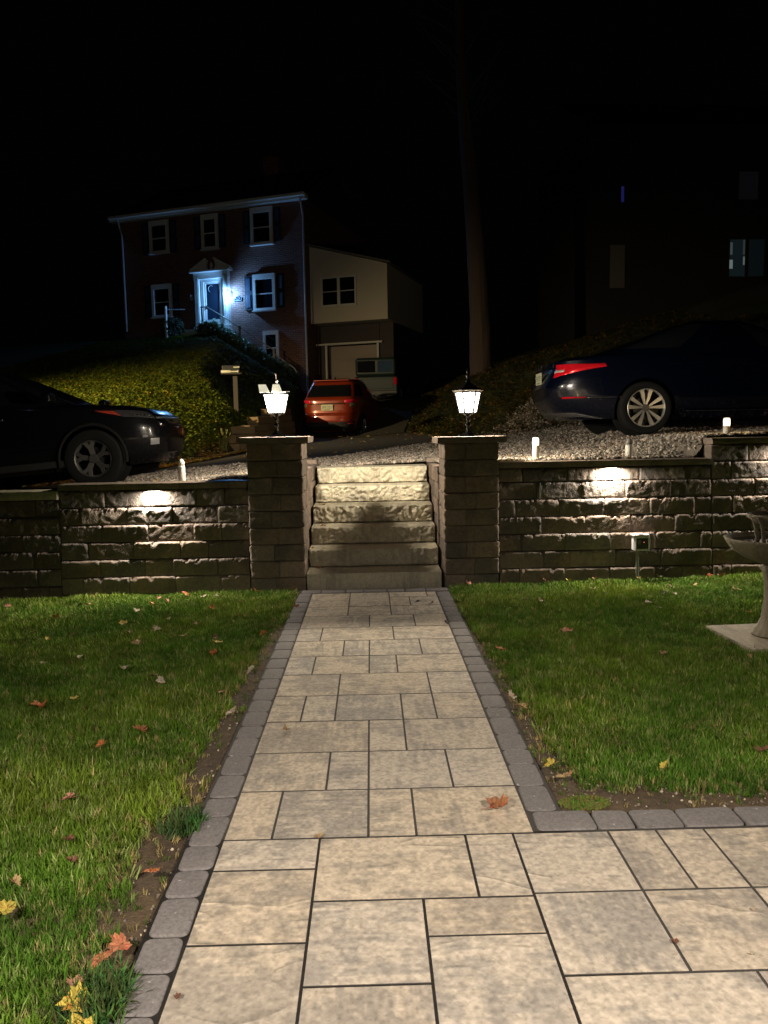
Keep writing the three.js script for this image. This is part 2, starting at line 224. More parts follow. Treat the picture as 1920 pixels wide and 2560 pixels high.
// ------------------------------------------------------------------ split-face masonry
function rough(L, H, D, faces, amp, o = {}) { // box with broken faces; origin at its centre
  const st = o.cell || 0.013, n = v => Math.max(2, Math.round(v / st)), q = faces.includes('x') || faces.includes('X');
  const g = new THREE.BoxGeometry(L, H, D, n(L), n(H), q ? n(D) : 2), p = g.attributes.position, nn = g.attributes.normal, uv = g.attributes.uv;
  const S = rand() * 200, fq = o.freq || 9, ed = o.edge ?? 0.010, round = o.round ?? 0.007, v = new THREE.Vector3(), ou = rand() * 5, ov = rand() * 5;
  const rel = (a, b, s) => { const w = noise(a * 5, b * 5, s + 3) * 0.06, r1 = Math.abs(noise((a + w) * fq, (b + w) * fq * 1.2, s)), r2 = noise(a * fq * 3.1, b * fq * 3.1, s + 9), r3 = noise(a * fq * 7.5, b * fq * 7.5, s + 5); return amp * (1.5 * r1 - 0.35 + 0.38 * r2 + 0.2 * r3); };
  for (let i = 0; i < p.count; i++) {
    const x = p.getX(i), y = p.getY(i), z = p.getZ(i); let dx = 0, dy = 0, dzz = 0;
    const ex = L / 2 - Math.abs(x), ey = H / 2 - Math.abs(y), ez = D / 2 - Math.abs(z), chip = (o.chip || 0) * (0.35 + 2.2 * Math.max(0, noise(x * 11, S, z * 11) + 0.5 * noise(x * 37, S, z * 37))), et = H / 2 - y, drop = e => { const k = Math.max(0, 1 - e / ed), c = chip ? Math.max(0, 1 - (et - 0.016 * Math.max(0, 1 - ex / 0.03) ** 2) / chip) : 0; return round * k * k * (0.75 + 0.9 * noise(x * 25, y * 25, z * 25 + S)) + Math.min(0.022, 0.7 * chip) * c * (0.75 + 1.3 * noise(x * 55, y * 55, S)); };
    if (faces.includes('z') && ez < 1e-5 && z > 0) dzz += rel(x, y, S) - drop(Math.min(ex * (o.chip ? 1.7 : 1), ey)) - (o.lean || 0) * (0.5 - y / H);
    if (faces.includes('Z') && ez < 1e-5 && z < 0) dzz -= rel(x, y, S + 50) - drop(Math.min(ex, ey));
    if (faces.includes('x') && ex < 1e-5 && x > 0) dx += rel(z, y, S + 20) - drop(Math.min(ez, ey));
    if (faces.includes('X') && ex < 1e-5 && x < 0) dx -= rel(z, y, S + 40) - drop(Math.min(ez, ey));
    if (faces.length && ey < 1e-5) { const e = faces.includes('z') ? D / 2 - z : 1, e2 = faces.includes('x') ? L / 2 - x : 1, e3 = faces.includes('X') ? L / 2 + x : 1, k = Math.max(0, 1 - Math.min(e, e2, e3) / ed); dy -= Math.sign(y) * round * 0.55 * k * k; }
    const ax = Math.abs(nn.getX(i)), ay = Math.abs(nn.getY(i));
    uv.setXY(i, (ax > 0.5 ? z : x) + ou, (ay > 0.5 ? z : y) + ov);
    p.setXYZ(i, x + dx, y + dy, z + dzz);
  }
  g.computeVertexNormals(); return g;
}
const tint = (m, n, f) => Array.from({ length: n }, () => { const c = m.clone(); const k = f(); c.color.setRGB(...k); return c; });
const wallM = tint(M.block, 7, () => { const k = rr(0.5, 0.85), w = rr(-0.05, 0.06); return [k * (1 + w), k, k * (1 - w)]; });
const blockM = tint(M.block, 7, () => { const k = rr(0.7, 1.15), w = rr(-0.05, 0.06); return [k * (1 + w), k, k * (1 - w)]; });
// stairs of six long slabs
{
  const t = thing('stone_staircase', 'flight of six pale split-face stone slab steps between the two pillars', 'steps', [0, 0, -7.62]);
  const tops = [0.17, 0.365, 0.56, 0.76, 0.96, 1.165], zs = [0, -0.33, -0.64, -0.96, -1.34, -1.70]; let y0 = -0.03;
  tops.forEach((y, i) => {
    const h = y - y0 - 0.004, w = 1.36 - 0.006 * i, g = rough(w, h, 0.46, 'z', i ? 0.031 : 0.008, { cell: 0.0105, freq: i ? 11 : 9, edge: 0.02, round: i ? 0.012 : 0.006, chip: i ? 0.014 : 0.01, lean: 0.022 });
    const m = part('step', g, M.step, t); m.position.set(0.01, y0 + 0.002 + h / 2, zs[i] - 0.23); y0 = y;
  });
}
// pillars
function pillar(x0, top, label) {
  const t = thing('stone_pillar', label, 'pillar', [x0 + 0.278, -0.04, frontZ - 0.278], 0), W = 0.556, n = 9, h = (top - 0.065 + 0.04) / n;
  for (let k = 0; k < n; k++) {
    const a = (k % 2 ? 0.315 : 0.235) + rr(-0.02, 0.02), jz = () => rr(-0.004, 0.004), hh = h - 0.003;
    const add = (xa, xb, za, zb, f) => { const m = part('block', rough(xb - xa - 0.003, hh, zb - za - 0.003, f, 0.008), pick(blockM), t); m.position.set((xa + xb) / 2 - W / 2, k * h + h / 2, W / 2 - (za + zb) / 2); m.position.z += jz(); };
    add(0, a, 0, 0.2, 'zX'); add(a, W, 0, 0.2, 'zx'); add(0, 0.2, 0.2, 0.37, 'X'); add(W - 0.2, W, 0.2, 0.37, 'x'); add(0, W - a, 0.37, W, 'ZX'); add(W - a, W, 0.37, W, 'Zx');
  }
  const c = part('cap_stone', rough(0.69, 0.065, 0.69, 'zxXZ', 0.003, { edge: 0.01, round: 0.004, cell: 0.03 }), M.cap, t); c.position.y = top + 0.04 - 0.0325;
  return t;
}
pillar(-1.235, 1.545, 'square stone block pillar left of the steps, carrying the bare-topped lantern');
pillar(0.722, 1.515, 'square stone block pillar right of the steps, carrying the six-sided roofed lantern');
// retaining walls in battered courses
const CH = 0.174;
function coursed(t, x0, x1, y0, n, lastH, right) {
  let y = y0;
  for (let k = 0; k < n; k++) {
    const h = k === n - 1 && lastH ? lastH : CH, z = -0.0145 * k; let x = x0 - (k % 2 ? 0 : 0.2) - rand() * 0.1;
    while (x < x1 - 0.02) {
      let L = pick([0.46, 0.46, 0.45, 0.46, 0.28]); let xa = Math.max(x, x0), xb = Math.min(x + L, x1); if (x1 - xb < 0.1) xb = x1;
      if (xb - xa > 0.03) { const m = part('block', rough(xb - xa - 0.004, h - 0.003, 0.22, 'z', 0.004, { freq: 9, round: 0.005, edge: 0.009, chip: 0.034, cell: 0.0115 }), pick(wallM), t); m.position.set((xa + xb) / 2, y + h / 2, z - 0.11 + rr(-0.011, 0.008)); m.rotation.set(rr(-0.025, 0.03), rr(-0.022, 0.022), rr(-0.004, 0.004)); }
      x = xb;
    }
    y += h;
  }
  return y;
}
function capRow(t, x0, x1, y, z, th = 0.065, m = M.cap) { let x = x0; while (x < x1 - 0.01) { let xb = Math.min(x + pick([0.5, 0.62, 0.4]), x1); if (x1 - xb < 0.15) xb = x1; const c = part('cap_stone', rough(xb - x - 0.004, th, 0.3, 'z', 0.003, { edge: 0.01, round: 0.005, cell: 0.03 }), m, t); c.position.set((x + xb) / 2, y + th / 2, z - 0.15); x = xb; } }
{
  const t = thing('retaining_wall', 'long dark stone block retaining wall left of the steps, below the black car', 'wall', [0, 0, frontZ]);
  coursed(t, -3.13, -1.245, -0.004, 6); capRow(t, -3.13, -1.245, 1.042, -0.035);
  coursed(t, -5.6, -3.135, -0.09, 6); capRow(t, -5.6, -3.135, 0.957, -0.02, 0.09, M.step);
  const r = thing('retaining_wall', 'long dark stone block retaining wall right of the steps, below the blue car', 'wall', [0, 0, frontZ]);
  coursed(r, 1.285, 3.45, -0.004, 7, 0.142); capRow(r, 1.285, 3.45, 1.186, -0.045);
  coursed(r, 3.455, 5.8, -0.004, 8); capRow(r, 3.44, 5.8, 1.39, -0.055);
  for (const [y, z] of [[1.13, -0.36], [1.303, -0.36], [1.303, -0.68]]) { const m = part('block', rough(0.24, 0.171, 0.32, 'X', 0.006), pick(wallM), r); m.position.set(3.575, y, z - 0.02); }
}
// cheek walls at the sides of the stairs
for (const [s, x, label] of [[1, -0.79, 'low stone cheek wall on the left side of the steps'], [-1, 0.805, 'low stone cheek wall on the right side of the steps']]) {
  const t = thing('cheek_wall', label, 'wall', [x, -0.03, -8.19]);
  for (let k = 0; k < 7; k++) { let z = 0; while (z > -1.72) { const L = Math.min(pick([0.3, 0.42, 0.24]), 1.75 + z); const m = part('block', rough(0.2, 0.171, L - 0.003, s > 0 ? 'x' : 'X', 0.008), pick(blockM), t); m.position.set(rr(-0.004, 0.004), k * CH + CH / 2, z - L / 2); z -= L; } }
  const c = part('cap_stone', rough(0.24, 0.06, 0.34, 'zxX', 0.003, { edge: 0.01, round: 0.004, cell: 0.03 }), M.cap, t); c.position.set(s * -0.01, 7 * CH + 0.031, -1.56);
}
// ------------------------------------------------------------------ lamps
function pointLamp(parent, x, y, z, color, power, radiusM) { const l = new THREE.PointLight(color, power, 0, 2); l.position.set(x, y, z); l.castShadow = true; l.shadow.radius = radiusM / 0.02; parent.add(l); return l; }
const glow = (r, g, b, k) => std({ color: rgb(0.6, 0.6, 0.58), emissive: rgb(r, g, b), emissiveIntensity: k, roughness: 0.5 });
const hex = (r, y, a0, n = 6) => Array.from({ length: n }, (_, i) => [r * Math.cos(a0 + i * 2 * PI / n), y, r * Math.sin(a0 + i * 2 * PI / n)]);
function band(A, B) { const t = []; A.forEach((p, i) => { const j = (i + 1) % A.length; t.push([p, B[i], B[j]], [p, B[j], A[j]]); }); return t; }
function lantern(x, y, z, roofed, label) {
  const t = thing('pillar_lantern', label, 'lantern', [x, y, z]), a0 = roofed ? 0 : PI / 6 + 0.12;
  // stand: base plate, turned stem
  part('base_plate', [rbox(0.19, 0.018, 0.19, 0.006, 0, 0.009, 0), cyl(0.045, 0.06, 0.02, 0, 0.028, 0)], M.iron, t);
  part('stem', lathe([[0, 0.03], [0.036, 0.032], [0.03, 0.045], [0.018, 0.055], [0.017, 0.1], [0.028, 0.112], [0.03, 0.122], [0.016, 0.135], [0.015, 0.15], [0.026, 0.165], [0.022, 0.178], [0.014, 0.19], [0.02, 0.205], [0.05, 0.222], [0.076, 0.232], [0.076, 0.238], [0, 0.238]], 24), M.iron, t);
  const y0 = 0.238, y1 = roofed ? 0.445 : 0.43, r0 = 0.082, r1 = 0.128;
  part('lantern_glass', tris([...band(hex(r0, y0, a0), hex(r1, y1, a0))].map(q => q)), glow(1, 0.94, 0.84, 10), t);
  const bars = []; const lo = hex(r0 + 0.004, y0, a0), hi = hex(r1 + 0.004, y1, a0);
  lo.forEach((p, i) => { const k = roofed ? 0.009 : 0.007; bars.push(bar(p, hi[i], k, 5)); bars.push(bar(p, lo[(i + 1) % 6], 0.006, 5)); bars.push(bar(hi[i], hi[(i + 1) % 6], 0.007, 5)); });
  part('cage', bars, M.iron, t);
  if (roofed) {
    part('rim', tris(band(hex(0.150, y1 + 0.012, a0), hex(0.128, y1 - 0.002, a0)).concat(band(hex(0.158, y1 + 0.02, a0), hex(0.150, y1 + 0.012, a0)))), std({ color: rgb(0.3, 0.28, 0.24), roughness: 0.45, side: THREE.DoubleSide }), t);
    part('lantern_roof', tris([...band(hex(0.105, y1 + 0.05, a0), hex(0.158, y1 + 0.02, a0)), ...band(hex(0.05, y1 + 0.085, a0), hex(0.105, y1 + 0.05, a0)), ...band(hex(0.02, y1 + 0.11, a0), hex(0.05, y1 + 0.085, a0))]), M.iron, t);
    part('finial', lathe([[0.02, y1 + 0.1], [0.03, y1 + 0.115], [0.014, y1 + 0.128], [0.012, y1 + 0.15], [0.022, y1 + 0.165], [0.012, y1 + 0.18], [0.009, y1 + 0.2], [0.016, y1 + 0.212], [0.01, y1 + 0.222], [0.004, y1 + 0.24], [0, y1 + 0.25]].map(p => [p[0], p[1]]), 18), M.iron, t);
  } else { // the roof is off on one side: two tall panes stand above the rim
    const seeded = std({ color: rgb(0.6, 0.56, 0.4), emissive: rgb(1, 0.93, 0.68), emissiveIntensity: 0.66, roughness: 0.6, bumpMap: grainBump, bumpScale: 0.01 });
    for (const [a, b, c, d] of [[-0.152, -0.05, -0.09, -0.166], [-0.034, 0.078, 0.046, -0.018]]) {
      const sh = new THREE.Shape(); sh.moveTo(a, 0); sh.lineTo(b, 0); sh.lineTo(c, 0.084); sh.lineTo(d, 0.084);
      part('upper_pane', new THREE.ExtrudeGeometry(sh, { depth: 0.004, bevelEnabled: false }).rotateX(-0.25).translate(0, y1 + 0.014, 0.085), seeded, t);
      part('pane_edge', bar([d, y1 + 0.097, 0.064], [c, y1 + 0.097, 0.064], 0.004, 5), M.iron, t);
    }
    part('rim', bar([0.03, y1 + 0.016, 0.1], [0.145, y1 + 0.024, 0.06], 0.006, 6), std({ color: rgb(0.4, 0.37, 0.3), roughness: 0.5 }), t);
    part('finial', [bar([0, y1 - 0.02, -0.02], [0.012, y1 + 0.12, -0.03], 0.006, 6), new THREE.SphereGeometry(0.014, 12, 8).translate(0.012, y1 + 0.135, -0.03), bar([0.012, y1 + 0.14, -0.03], [0.0, y1 + 0.21, -0.03], 0.005, 6)], mat(0.12, 0.1, 0.09, 0.5), t);
  }
  pointLamp(t, 0, 0.345, 0, 0xfff0d6, SP.lantern, 0.045);
  return t;
}
lantern(-0.958, 1.546, -7.91, false, 'glowing pillar lantern with two upright upper panes and no roof, on the left pillar');
lantern(1.004, 1.516, -7.91, true, 'glowing six-sided pillar lantern with dark roof and finial, on the right pillar');
// light bars under the wall caps
function capLight(x, y, z, label) {
  const t = thing('wall_light', label, 'light', [x, y, z]);
  part('housing', rbox(0.14, 0.012, 0.04, 0.004, 0, 0.004, 0), mat(0.05, 0.045, 0.04, 0.5), t);
  part('light_lens', rbox(0.11, 0.004, 0.022, 0.0015, 0, -0.0045, 0), glow(1, 0.95, 0.82, 9), t);
  const l = new THREE.RectAreaLight(0xfff4e2, SP.cap, 0.11, 0.022); l.position.set(0, -0.0085, 0); l.rotation.x = -PI / 2; t.add(l);
}
capLight(-2.18, 1.030, -7.679, 'slim light bar under the cap of the left wall, washing its stones');
capLight(2.42, 1.174, -7.692, 'slim light bar under the cap of the right wall, washing its stones');
capLight(4.28, 1.378, -7.70, 'slim light bar under the raised cap at the far right of the wall');
// short white post lights along the wall top
function bollard(x, y, z, lit, label) {
  const t = thing('post_light', label, 'light', [x, y - 0.03, z]);
  part('post', lathe([[0, 0], [0.036, 0], [0.036, 0.17], [0.034, 0.178], [0, 0.178]], 24), M.post, t);
  if (lit) {
    part('light_head', lathe([[0, 0.179], [0.033, 0.179], [0.035, 0.19], [0.034, 0.245], [0.026, 0.258], [0, 0.26]], 24), glow(1, 0.86, 0.55, 2.2), t);
    pointLamp(t, 0, 0.22, 0, 0xffdca0, SP.bollard, 0.03);
  } else part('light_head', lathe([[0, 0.179], [0.031, 0.179], [0.032, 0.215], [0.02, 0.24], [0, 0.25]], 24), lit === null ? M.post : mat(0.2, 0.19, 0.17, 0.4), t);
}
bollard(1.765, 1.258, -8.2, true, 'short white post light with a lit head, nearest the right pillar');
bollard(2.768, 1.245, -8.2, false, 'short white post with a dark grey tip, between two lit ones on the right wall');
bollard(3.82, 1.43, -8.2, true, 'short white post light with a lit head on the raised wall end');
bollard(-1.97, 1.115, -8.0, null, 'short unlit white post in front of the black car bumper');
bollard(-3.87, 1.05, -7.86, null, 'short white post at the left edge on the lower wall');
// lamps of the house behind the camera
function porchLamp(x, y, z, tx, tz, label) {
  const t = thing('porch_light', label, 'lamp', [x, y, z]);
  part('arm', [bar([0, 0, 1.1], [0, 0.05, 0.1], 0.02), bar([0, 0.05, 0.1], [0, 0.0, 0], 0.02), box(0.14, 0.24, 0.03, 0, 0, 1.1)], M.iron, t);
  part('shade', lathe([[0.03, 0.03], [0.06, 0.02], [0.14, -0.09], [0.145, -0.1], [0.135, -0.09], [0.05, 0.01]], 28), M.iron, t);
  part('light_bulb', new THREE.SphereGeometry(0.045, 16, 12).translate(0, -0.045, 0), glow(1, 0.9, 0.75, 8), t);
  const l = new THREE.SpotLight(0xfff2e2, SP.porch, 0, 0.97, 1, 2); l.position.set(0, -0.045, 0); l.target.position.set(tx - x, -y, tz - z); l.castShadow = true; l.shadow.radius = 2.2; t.add(l); t.add(l.target);
}
porchLamp(-1.75, 2.5, 0.15, -0.35, -1.75, 'hooded porch lamp left of the viewpoint over the walk');
porchLamp(1.7, 2.5, 0.15, 0.75, -1.75, 'hooded porch lamp right of the viewpoint over the walk');
{ // the porch front they hang from
  const t = thing('porch_beam', 'dark timber porch frame behind the viewpoint', 'porch', [0, 0, 1.5]);
  part('beam', box(5.2, 0.2, 0.12, 0, 2.5, 0), mat(0.2, 0.18, 0.15, 0.8), t); for (const x of [-2.5, 2.5]) part('post', box(0.12, 2.5, 0.12, x, 1.2, 0), mat(0.2, 0.18, 0.15, 0.8), t);
}
// yard floodlight on a pole beyond the black car, left of the picture: it lights the hill foot, the drive and the red car from the left
{
  const x = -9.3, z = -12.0, y = land(x, z), t = thing('yard_floodlight', 'floodlight on a pole at the hill foot, left of the black car', 'light', [x, y - 0.1, z]), H = 3.3;
  part('pole', bar([0, 0, 0], [0, H, 0], 0.035), M.iron, t);
  const d = new THREE.Vector3(-4.2 - x, 0.6 - (y - 0.1 + H), -17.9 - z).normalize(), q = new THREE.Quaternion().setFromUnitVectors(new THREE.Vector3(0, 0, -1), d);
  part('housing', lathe([[0, 0.1], [0.06, 0.095], [0.09, 0.03], [0.1, -0.03], [0.094, -0.03], [0.085, 0.02], [0, 0.04]], 24).rotateX(PI / 2).applyQuaternion(q).translate(0, H, 0), M.iron, t);
  part('light_lens', new THREE.CylinderGeometry(0.083, 0.083, 0.014, 24).rotateX(PI / 2).applyQuaternion(q).translate(0, H, 0), glow(1, 0.88, 0.6, 6), t);
  const l = new THREE.SpotLight(0xffe0a6, SP.yard, 0, 0.74, 1, 2); l.position.set(0, H, 0).addScaledVector(d, 0.04); l.target.position.copy(l.position).addScaledVector(d, 10); l.castShadow = true; l.shadow.radius = 4; t.add(l); t.add(l.target);
}

// ------------------------------------------------------------------ cars
const EV = new Evaluator();
// rows: [height, front x, rear x, half width, corner exponent]; nose towards +x
function shellAt(rows, y) { let i = 1; while (i < rows.length - 1 && y > rows[i][0]) i++; const a = rows[i - 1], b = rows[i], t = clamp((y - a[0]) / (b[0] - a[0]), 0, 1); return a.map((v, k) => lerp(v, b[k], t)); }
function shellPoint(rows, th, y, off = 0) {
  const [, xf, xr2, w, n] = shellAt(rows, y), c = Math.cos(th), s = Math.sin(th), e = 2 / n, x = (xf + xr2) / 2 + (xf - xr2) / 2 * Math.sign(c) * Math.abs(c) ** e, z = w * Math.sign(s) * Math.abs(s) ** e;
  if (!off) return [x, y, z];
  const d = 0.02, p = shellPoint(rows, th + d, y), q = shellPoint(rows, th - d, y), nx = p[2] - q[2], nz = -(p[0] - q[0]), l = Math.hypot(nx, nz) || 1; return [x + off * nx / l, y, z + off * nz / l];
}
function shellGrid(rows, ys, ths, off = 0, keep = () => true) {
  const p = [], u = [], idx = [], N = ths.length; ys.forEach(y => ths.forEach(t => { const q = shellPoint(rows, t, typeof y === 'function' ? y(t) : y, off); p.push(...q); u.push(q[0] + q[2], q[1]); }));
  for (let j = 0; j < ys.length - 1; j++) for (let i = 0; i < N - 1; i++) if (keep(i, j, ths[i], ys[j])) { const a = j * N + i, b = a + 1, c = a + N, d = c + 1; idx.push(a, c, b, b, c, d); }
  const g = new THREE.BufferGeometry(); g.setAttribute('position', new THREE.Float32BufferAttribute(p, 3)); g.setAttribute('uv', new THREE.Float32BufferAttribute(u, 2)); g.setIndex(idx); g.computeVertexNormals(); return g;
}
const range = (a, b, n) => Array.from({ length: n + 1 }, (_, i) => lerp(a, b, i / n));
const deg = d => d * PI / 180;
function patch(rows, t0, t1, y0, y1, off, skew = 0, taper = 0, n = 14) { // a lamp or trim lying on the body; skew lifts one end, taper thins it
  const ths = range(deg(t0), deg(t1), n), m = 4, ys = range(0, 1, m), p = [], u = [], idx = [];
  ys.forEach(v => ths.forEach((t, i) => { const f = i / n, mid = lerp(y0, y1, 0.5) + skew * f, h = (y1 - y0) * (1 - taper * f), q = shellPoint(rows, t, mid + (v - 0.5) * h, off * (v > 0 && v < 1 && i > 0 && i < n ? 1 : 0.15)); p.push(...q); u.push(f, v); }));
  for (let j = 0; j < m; j++) for (let i = 0; i < n; i++) { const a = j * (n + 1) + i, b = a + 1, c = a + n + 1, d = c + 1; idx.push(a, c, b, b, c, d); }
  const g = new THREE.BufferGeometry(); g.setAttribute('position', new THREE.Float32BufferAttribute(p, 3)); g.setAttribute('uv', new THREE.Float32BufferAttribute(u, 2)); g.setIndex(idx); g.computeVertexNormals(); return g;
}
function carBody(t, rows, belt, top, paint, axles, R, glassRanges, glassY) {
  const ths = range(0, 2 * PI, 120), y0 = rows[0][0], low = []; for (let i = 1; i < rows.length; i++) if (rows[i - 1][0] < belt) { const k = 3; for (let q = 0; q < k; q++) low.push(lerp(rows[i - 1][0], rows[i][0], q / k)); } low.push(belt);
  // closed lower body
  const g = shellGrid(rows, low, ths), p = Array.from(g.attributes.position.array), idx = Array.from(g.index.array), N = ths.length, nb = p.length / 3;
  const cx = y => { const r = shellAt(rows, y); return (r[1] + r[2]) / 2; }; p.push(cx(y0), y0, 0, cx(belt), belt, 0);
  for (let i = 0; i < N - 1; i++) { idx.push(nb, i, i + 1); const a = (low.length - 1) * N + i; idx.push(nb + 1, a + 1, a); }
  let bg = new THREE.BufferGeometry(); bg.setAttribute('position', new THREE.Float32BufferAttribute(p, 3)); bg.setIndex(idx); bg = mergeVertices(bg, 1e-4); bg.setAttribute('uv', new THREE.BufferAttribute(new Float32Array(bg.attributes.position.count * 2), 2)); bg.computeVertexNormals();
  let br = new Brush(bg, paint); br.updateMatrixWorld();
  for (const [ax, w] of axles) for (const s of [1, -1]) { const c = new Brush(new THREE.CylinderGeometry(R * 1.13, R * 1.13, 0.32, 40).rotateX(PI / 2), paint); c.position.set(ax, R, s * (w - 0.12)); c.updateMatrixWorld(); br = EV.evaluate(br, c, SUBTRACTION); br.updateMatrixWorld(); }
  const out = plain(br.geometry); part('body', toCreasedNormals(out, 0.5), paint, t);
  // cabin: panes and pillars
  const up = rows.filter(r => r[0] > belt + 1e-4).map(r => r[0]); const uys = [belt]; let last = belt; for (const y of up) { const k = 4; for (let q = 1; q <= k; q++) uys.push(lerp(last, y, q / k)); last = y; }
  const isGlass = (th, y) => y > glassY[0] && y < glassY[1] && glassRanges.find(r => { const d = th * 180 / PI; return d >= r[0] && d < r[1]; });
  part('cabin', shellGrid(rows, uys, ths, 0, (i, j) => !isGlass((ths[i] + ths[i + 1]) / 2, (uys[j] + uys[j + 1]) / 2)), paint, t);
  for (const r of glassRanges) part(r[2], shellGrid(rows, uys, ths, -0.006, (i, j) => isGlass((ths[i] + ths[i + 1]) / 2, (uys[j] + uys[j + 1]) / 2) === r), r[3] || M.darkGlass, t);
  const rim = ths.map(a => shellPoint(rows, a, top)), cc = [cx(top), top + 0.05, 0], mid = rim.map(q => [lerp(q[0], cc[0], 0.3), top + 0.03, lerp(q[2], 0, 0.3)]), rt = [];
  for (let i = 0; i < rim.length - 1; i++) { rt.push([rim[i], mid[i], mid[i + 1]], [rim[i], mid[i + 1], rim[i + 1]], [mid[i], cc, mid[i + 1]]); }
  part('roof', toCreasedNormals(tris(rt), 0.8), paint, t);
  for (const [ax, w] of axles) for (const s of [1, -1]) part('wheel_well', new THREE.CylinderGeometry(R * 1.125, R * 1.125, 0.012, 36).rotateX(PI / 2).translate(ax, R, s * (w - 0.27)), M.rubber, t);
}
function wheel(t, x, z, R, rimR, side, build) { // side +1: outer face towards +z
  const w = part('wheel', lathe([[rimR, -0.1], [R * 0.93, -0.105], [R * 0.99, -0.085], [R, -0.05], [R, 0.05], [R * 0.99, 0.085], [R * 0.93, 0.105], [rimR + 0.015, 0.1], [rimR, 0.085], [rimR - 0.012, 0.05], [rimR - 0.012, -0.09], [rimR, -0.1]], 56).rotateX(PI / 2), M.rubber, t); w.position.set(x, R, z);
  if (side < 0) w.rotation.y = PI; build(w, rimR); return w;
}
const alloy = mat(0.5, 0.49, 0.47, 0.32, { metalness: 0.75 }), darkAlloy = mat(0.10, 0.098, 0.095, 0.4, { metalness: 0.6 });
function spoke(a0, r0, r1, w0, w1, z0, z1, skew = 0) { // a wedge from the hub to the rim, twisted by skew (radians)
  const pt = (r, a, z) => [r * Math.cos(a), r * Math.sin(a), z], f = (r, w, z, a) => { const h = w / 2 / r; return [pt(r, a - h, z), pt(r, a + h, z), pt(r, a + h, z - 0.03), pt(r, a - h, z - 0.03)]; };
  const A = f(r0, w0, z0, a0), B = f(r1, w1, z1, a0 + skew), t = []; for (let i = 0; i < 4; i++) { const j = (i + 1) % 4; t.push([A[i], B[j], A[j]], [A[i], B[i], B[j]]); } return tris(t);
}
function forkWheel(w, r) { // five forked, twisted spokes, dark finish
  part('rim', lathe([[r - 0.014, 0.06], [r - 0.002, 0.09], [r - 0.002, 0.098], [r - 0.018, 0.088], [r - 0.03, 0.05]], 48).rotateX(PI / 2), darkAlloy, w);
  part('brake_disc', [cyl(r * 0.62, r * 0.62, 0.02, 0, 0, 0, 32).rotateX(PI / 2), cyl(r * 0.94, r * 0.94, 0.01, 0, 0, 0, 32).rotateX(PI / 2).translate(0, 0, -0.05)], M.black, w);
  for (let i = 0; i < 5; i++) { const a = i * 2 * PI / 5 + 0.35; part('spoke', [spoke(a, 0.045, r * 0.6, 0.06, 0.062, 0.062, 0.078, 0.08), spoke(a + 0.1, r * 0.56, r - 0.016, 0.05, 0.05, 0.077, 0.088, 0.24), spoke(a + 0.06, r * 0.56, r - 0.016, 0.045, 0.045, 0.077, 0.088, -0.2)], i % 2 ? mat(0.26, 0.25, 0.24, 0.32, { metalness: 0.75 }) : mat(0.12, 0.115, 0.11, 0.4, { metalness: 0.7 }), w); }
  part('hub', [cyl(0.055, 0.06, 0.04, 0, 0, 0, 24).rotateX(PI / 2).translate(0, 0, 0.06)], darkAlloy, w);
}
function twinWheel(w, r) { // ten machined spokes in five pairs
  part('rim', lathe([[r - 0.014, 0.06], [r - 0.002, 0.09], [r - 0.001, 0.1], [r - 0.012, 0.098], [r - 0.018, 0.06]], 56).rotateX(PI / 2), alloy, w);
  part('brake_disc', [cyl(r * 0.6, r * 0.6, 0.02, 0, 0, 0, 32).rotateX(PI / 2), cyl(r * 0.95, r * 0.95, 0.01, 0, 0, 0, 32).rotateX(PI / 2).translate(0, 0, -0.05)], M.black, w);
  for (let i = 0; i < 5; i++) for (const s of [-1, 1]) part('spoke', spoke(i * 2 * PI / 5 + PI / 2 + s * 0.22, 0.04, r - 0.012, 0.018, 0.05, 0.07, 0.092, s * 0.035), alloy, w);
  part('hub', cyl(0.04, 0.05, 0.03, 0, 0, 0, 24).rotateX(PI / 2).translate(0, 0, 0.07), darkAlloy, w);
}
function plateTex(seed) { // too blurred in the photograph to be read: dark smudges on a pale plate
  const r = rng(seed), W = 96, H = 48, d = []; const rects = []; for (let i = 0; i < 6; i++) { const x = 9 + i * 13 + (i > 2 ? 3 : 0); rects.push([x, 12, 9, 3], [x + (r() < 0.5 ? 0 : 6), 12, 3, 20]); if (r() < 0.6) rects.push([x, 29, 9, 3]); if (r() < 0.6) rects.push([x + 3, 20, 6, 3]); } rects.push([24, 39, 48, 3]);
  return tex(96, (u, v) => { const x = u * W, y = (1 - v) * H; for (const q of rects) if (x > q[0] && x < q[0] + q[2] && y > q[1] && y < q[1] + q[3]) return [0.10, 0.11, 0.05]; return [0.62, 0.62, 0.42]; }, 1);
}
function plate(t, x, y, z, nx, w = 0.32, h = 0.16, seed = 3) { const g = new THREE.PlaneGeometry(w, h), m = part('number_plate', [box(w, h, 0.006)].map(b => b), std({ map: plateTex(seed), roughness: 0.5 }), t); m.position.set(x, y, z); m.rotation.y = nx < 0 ? -PI / 2 : PI / 2; return m; }
const redLens = std({ color: rgb(0.7, 0.01, 0.02), roughness: 0.12, metalness: 0.35 }), clearLens = std({ color: rgb(0.62, 0.62, 0.6), roughness: 0.18, metalness: 0.5 });
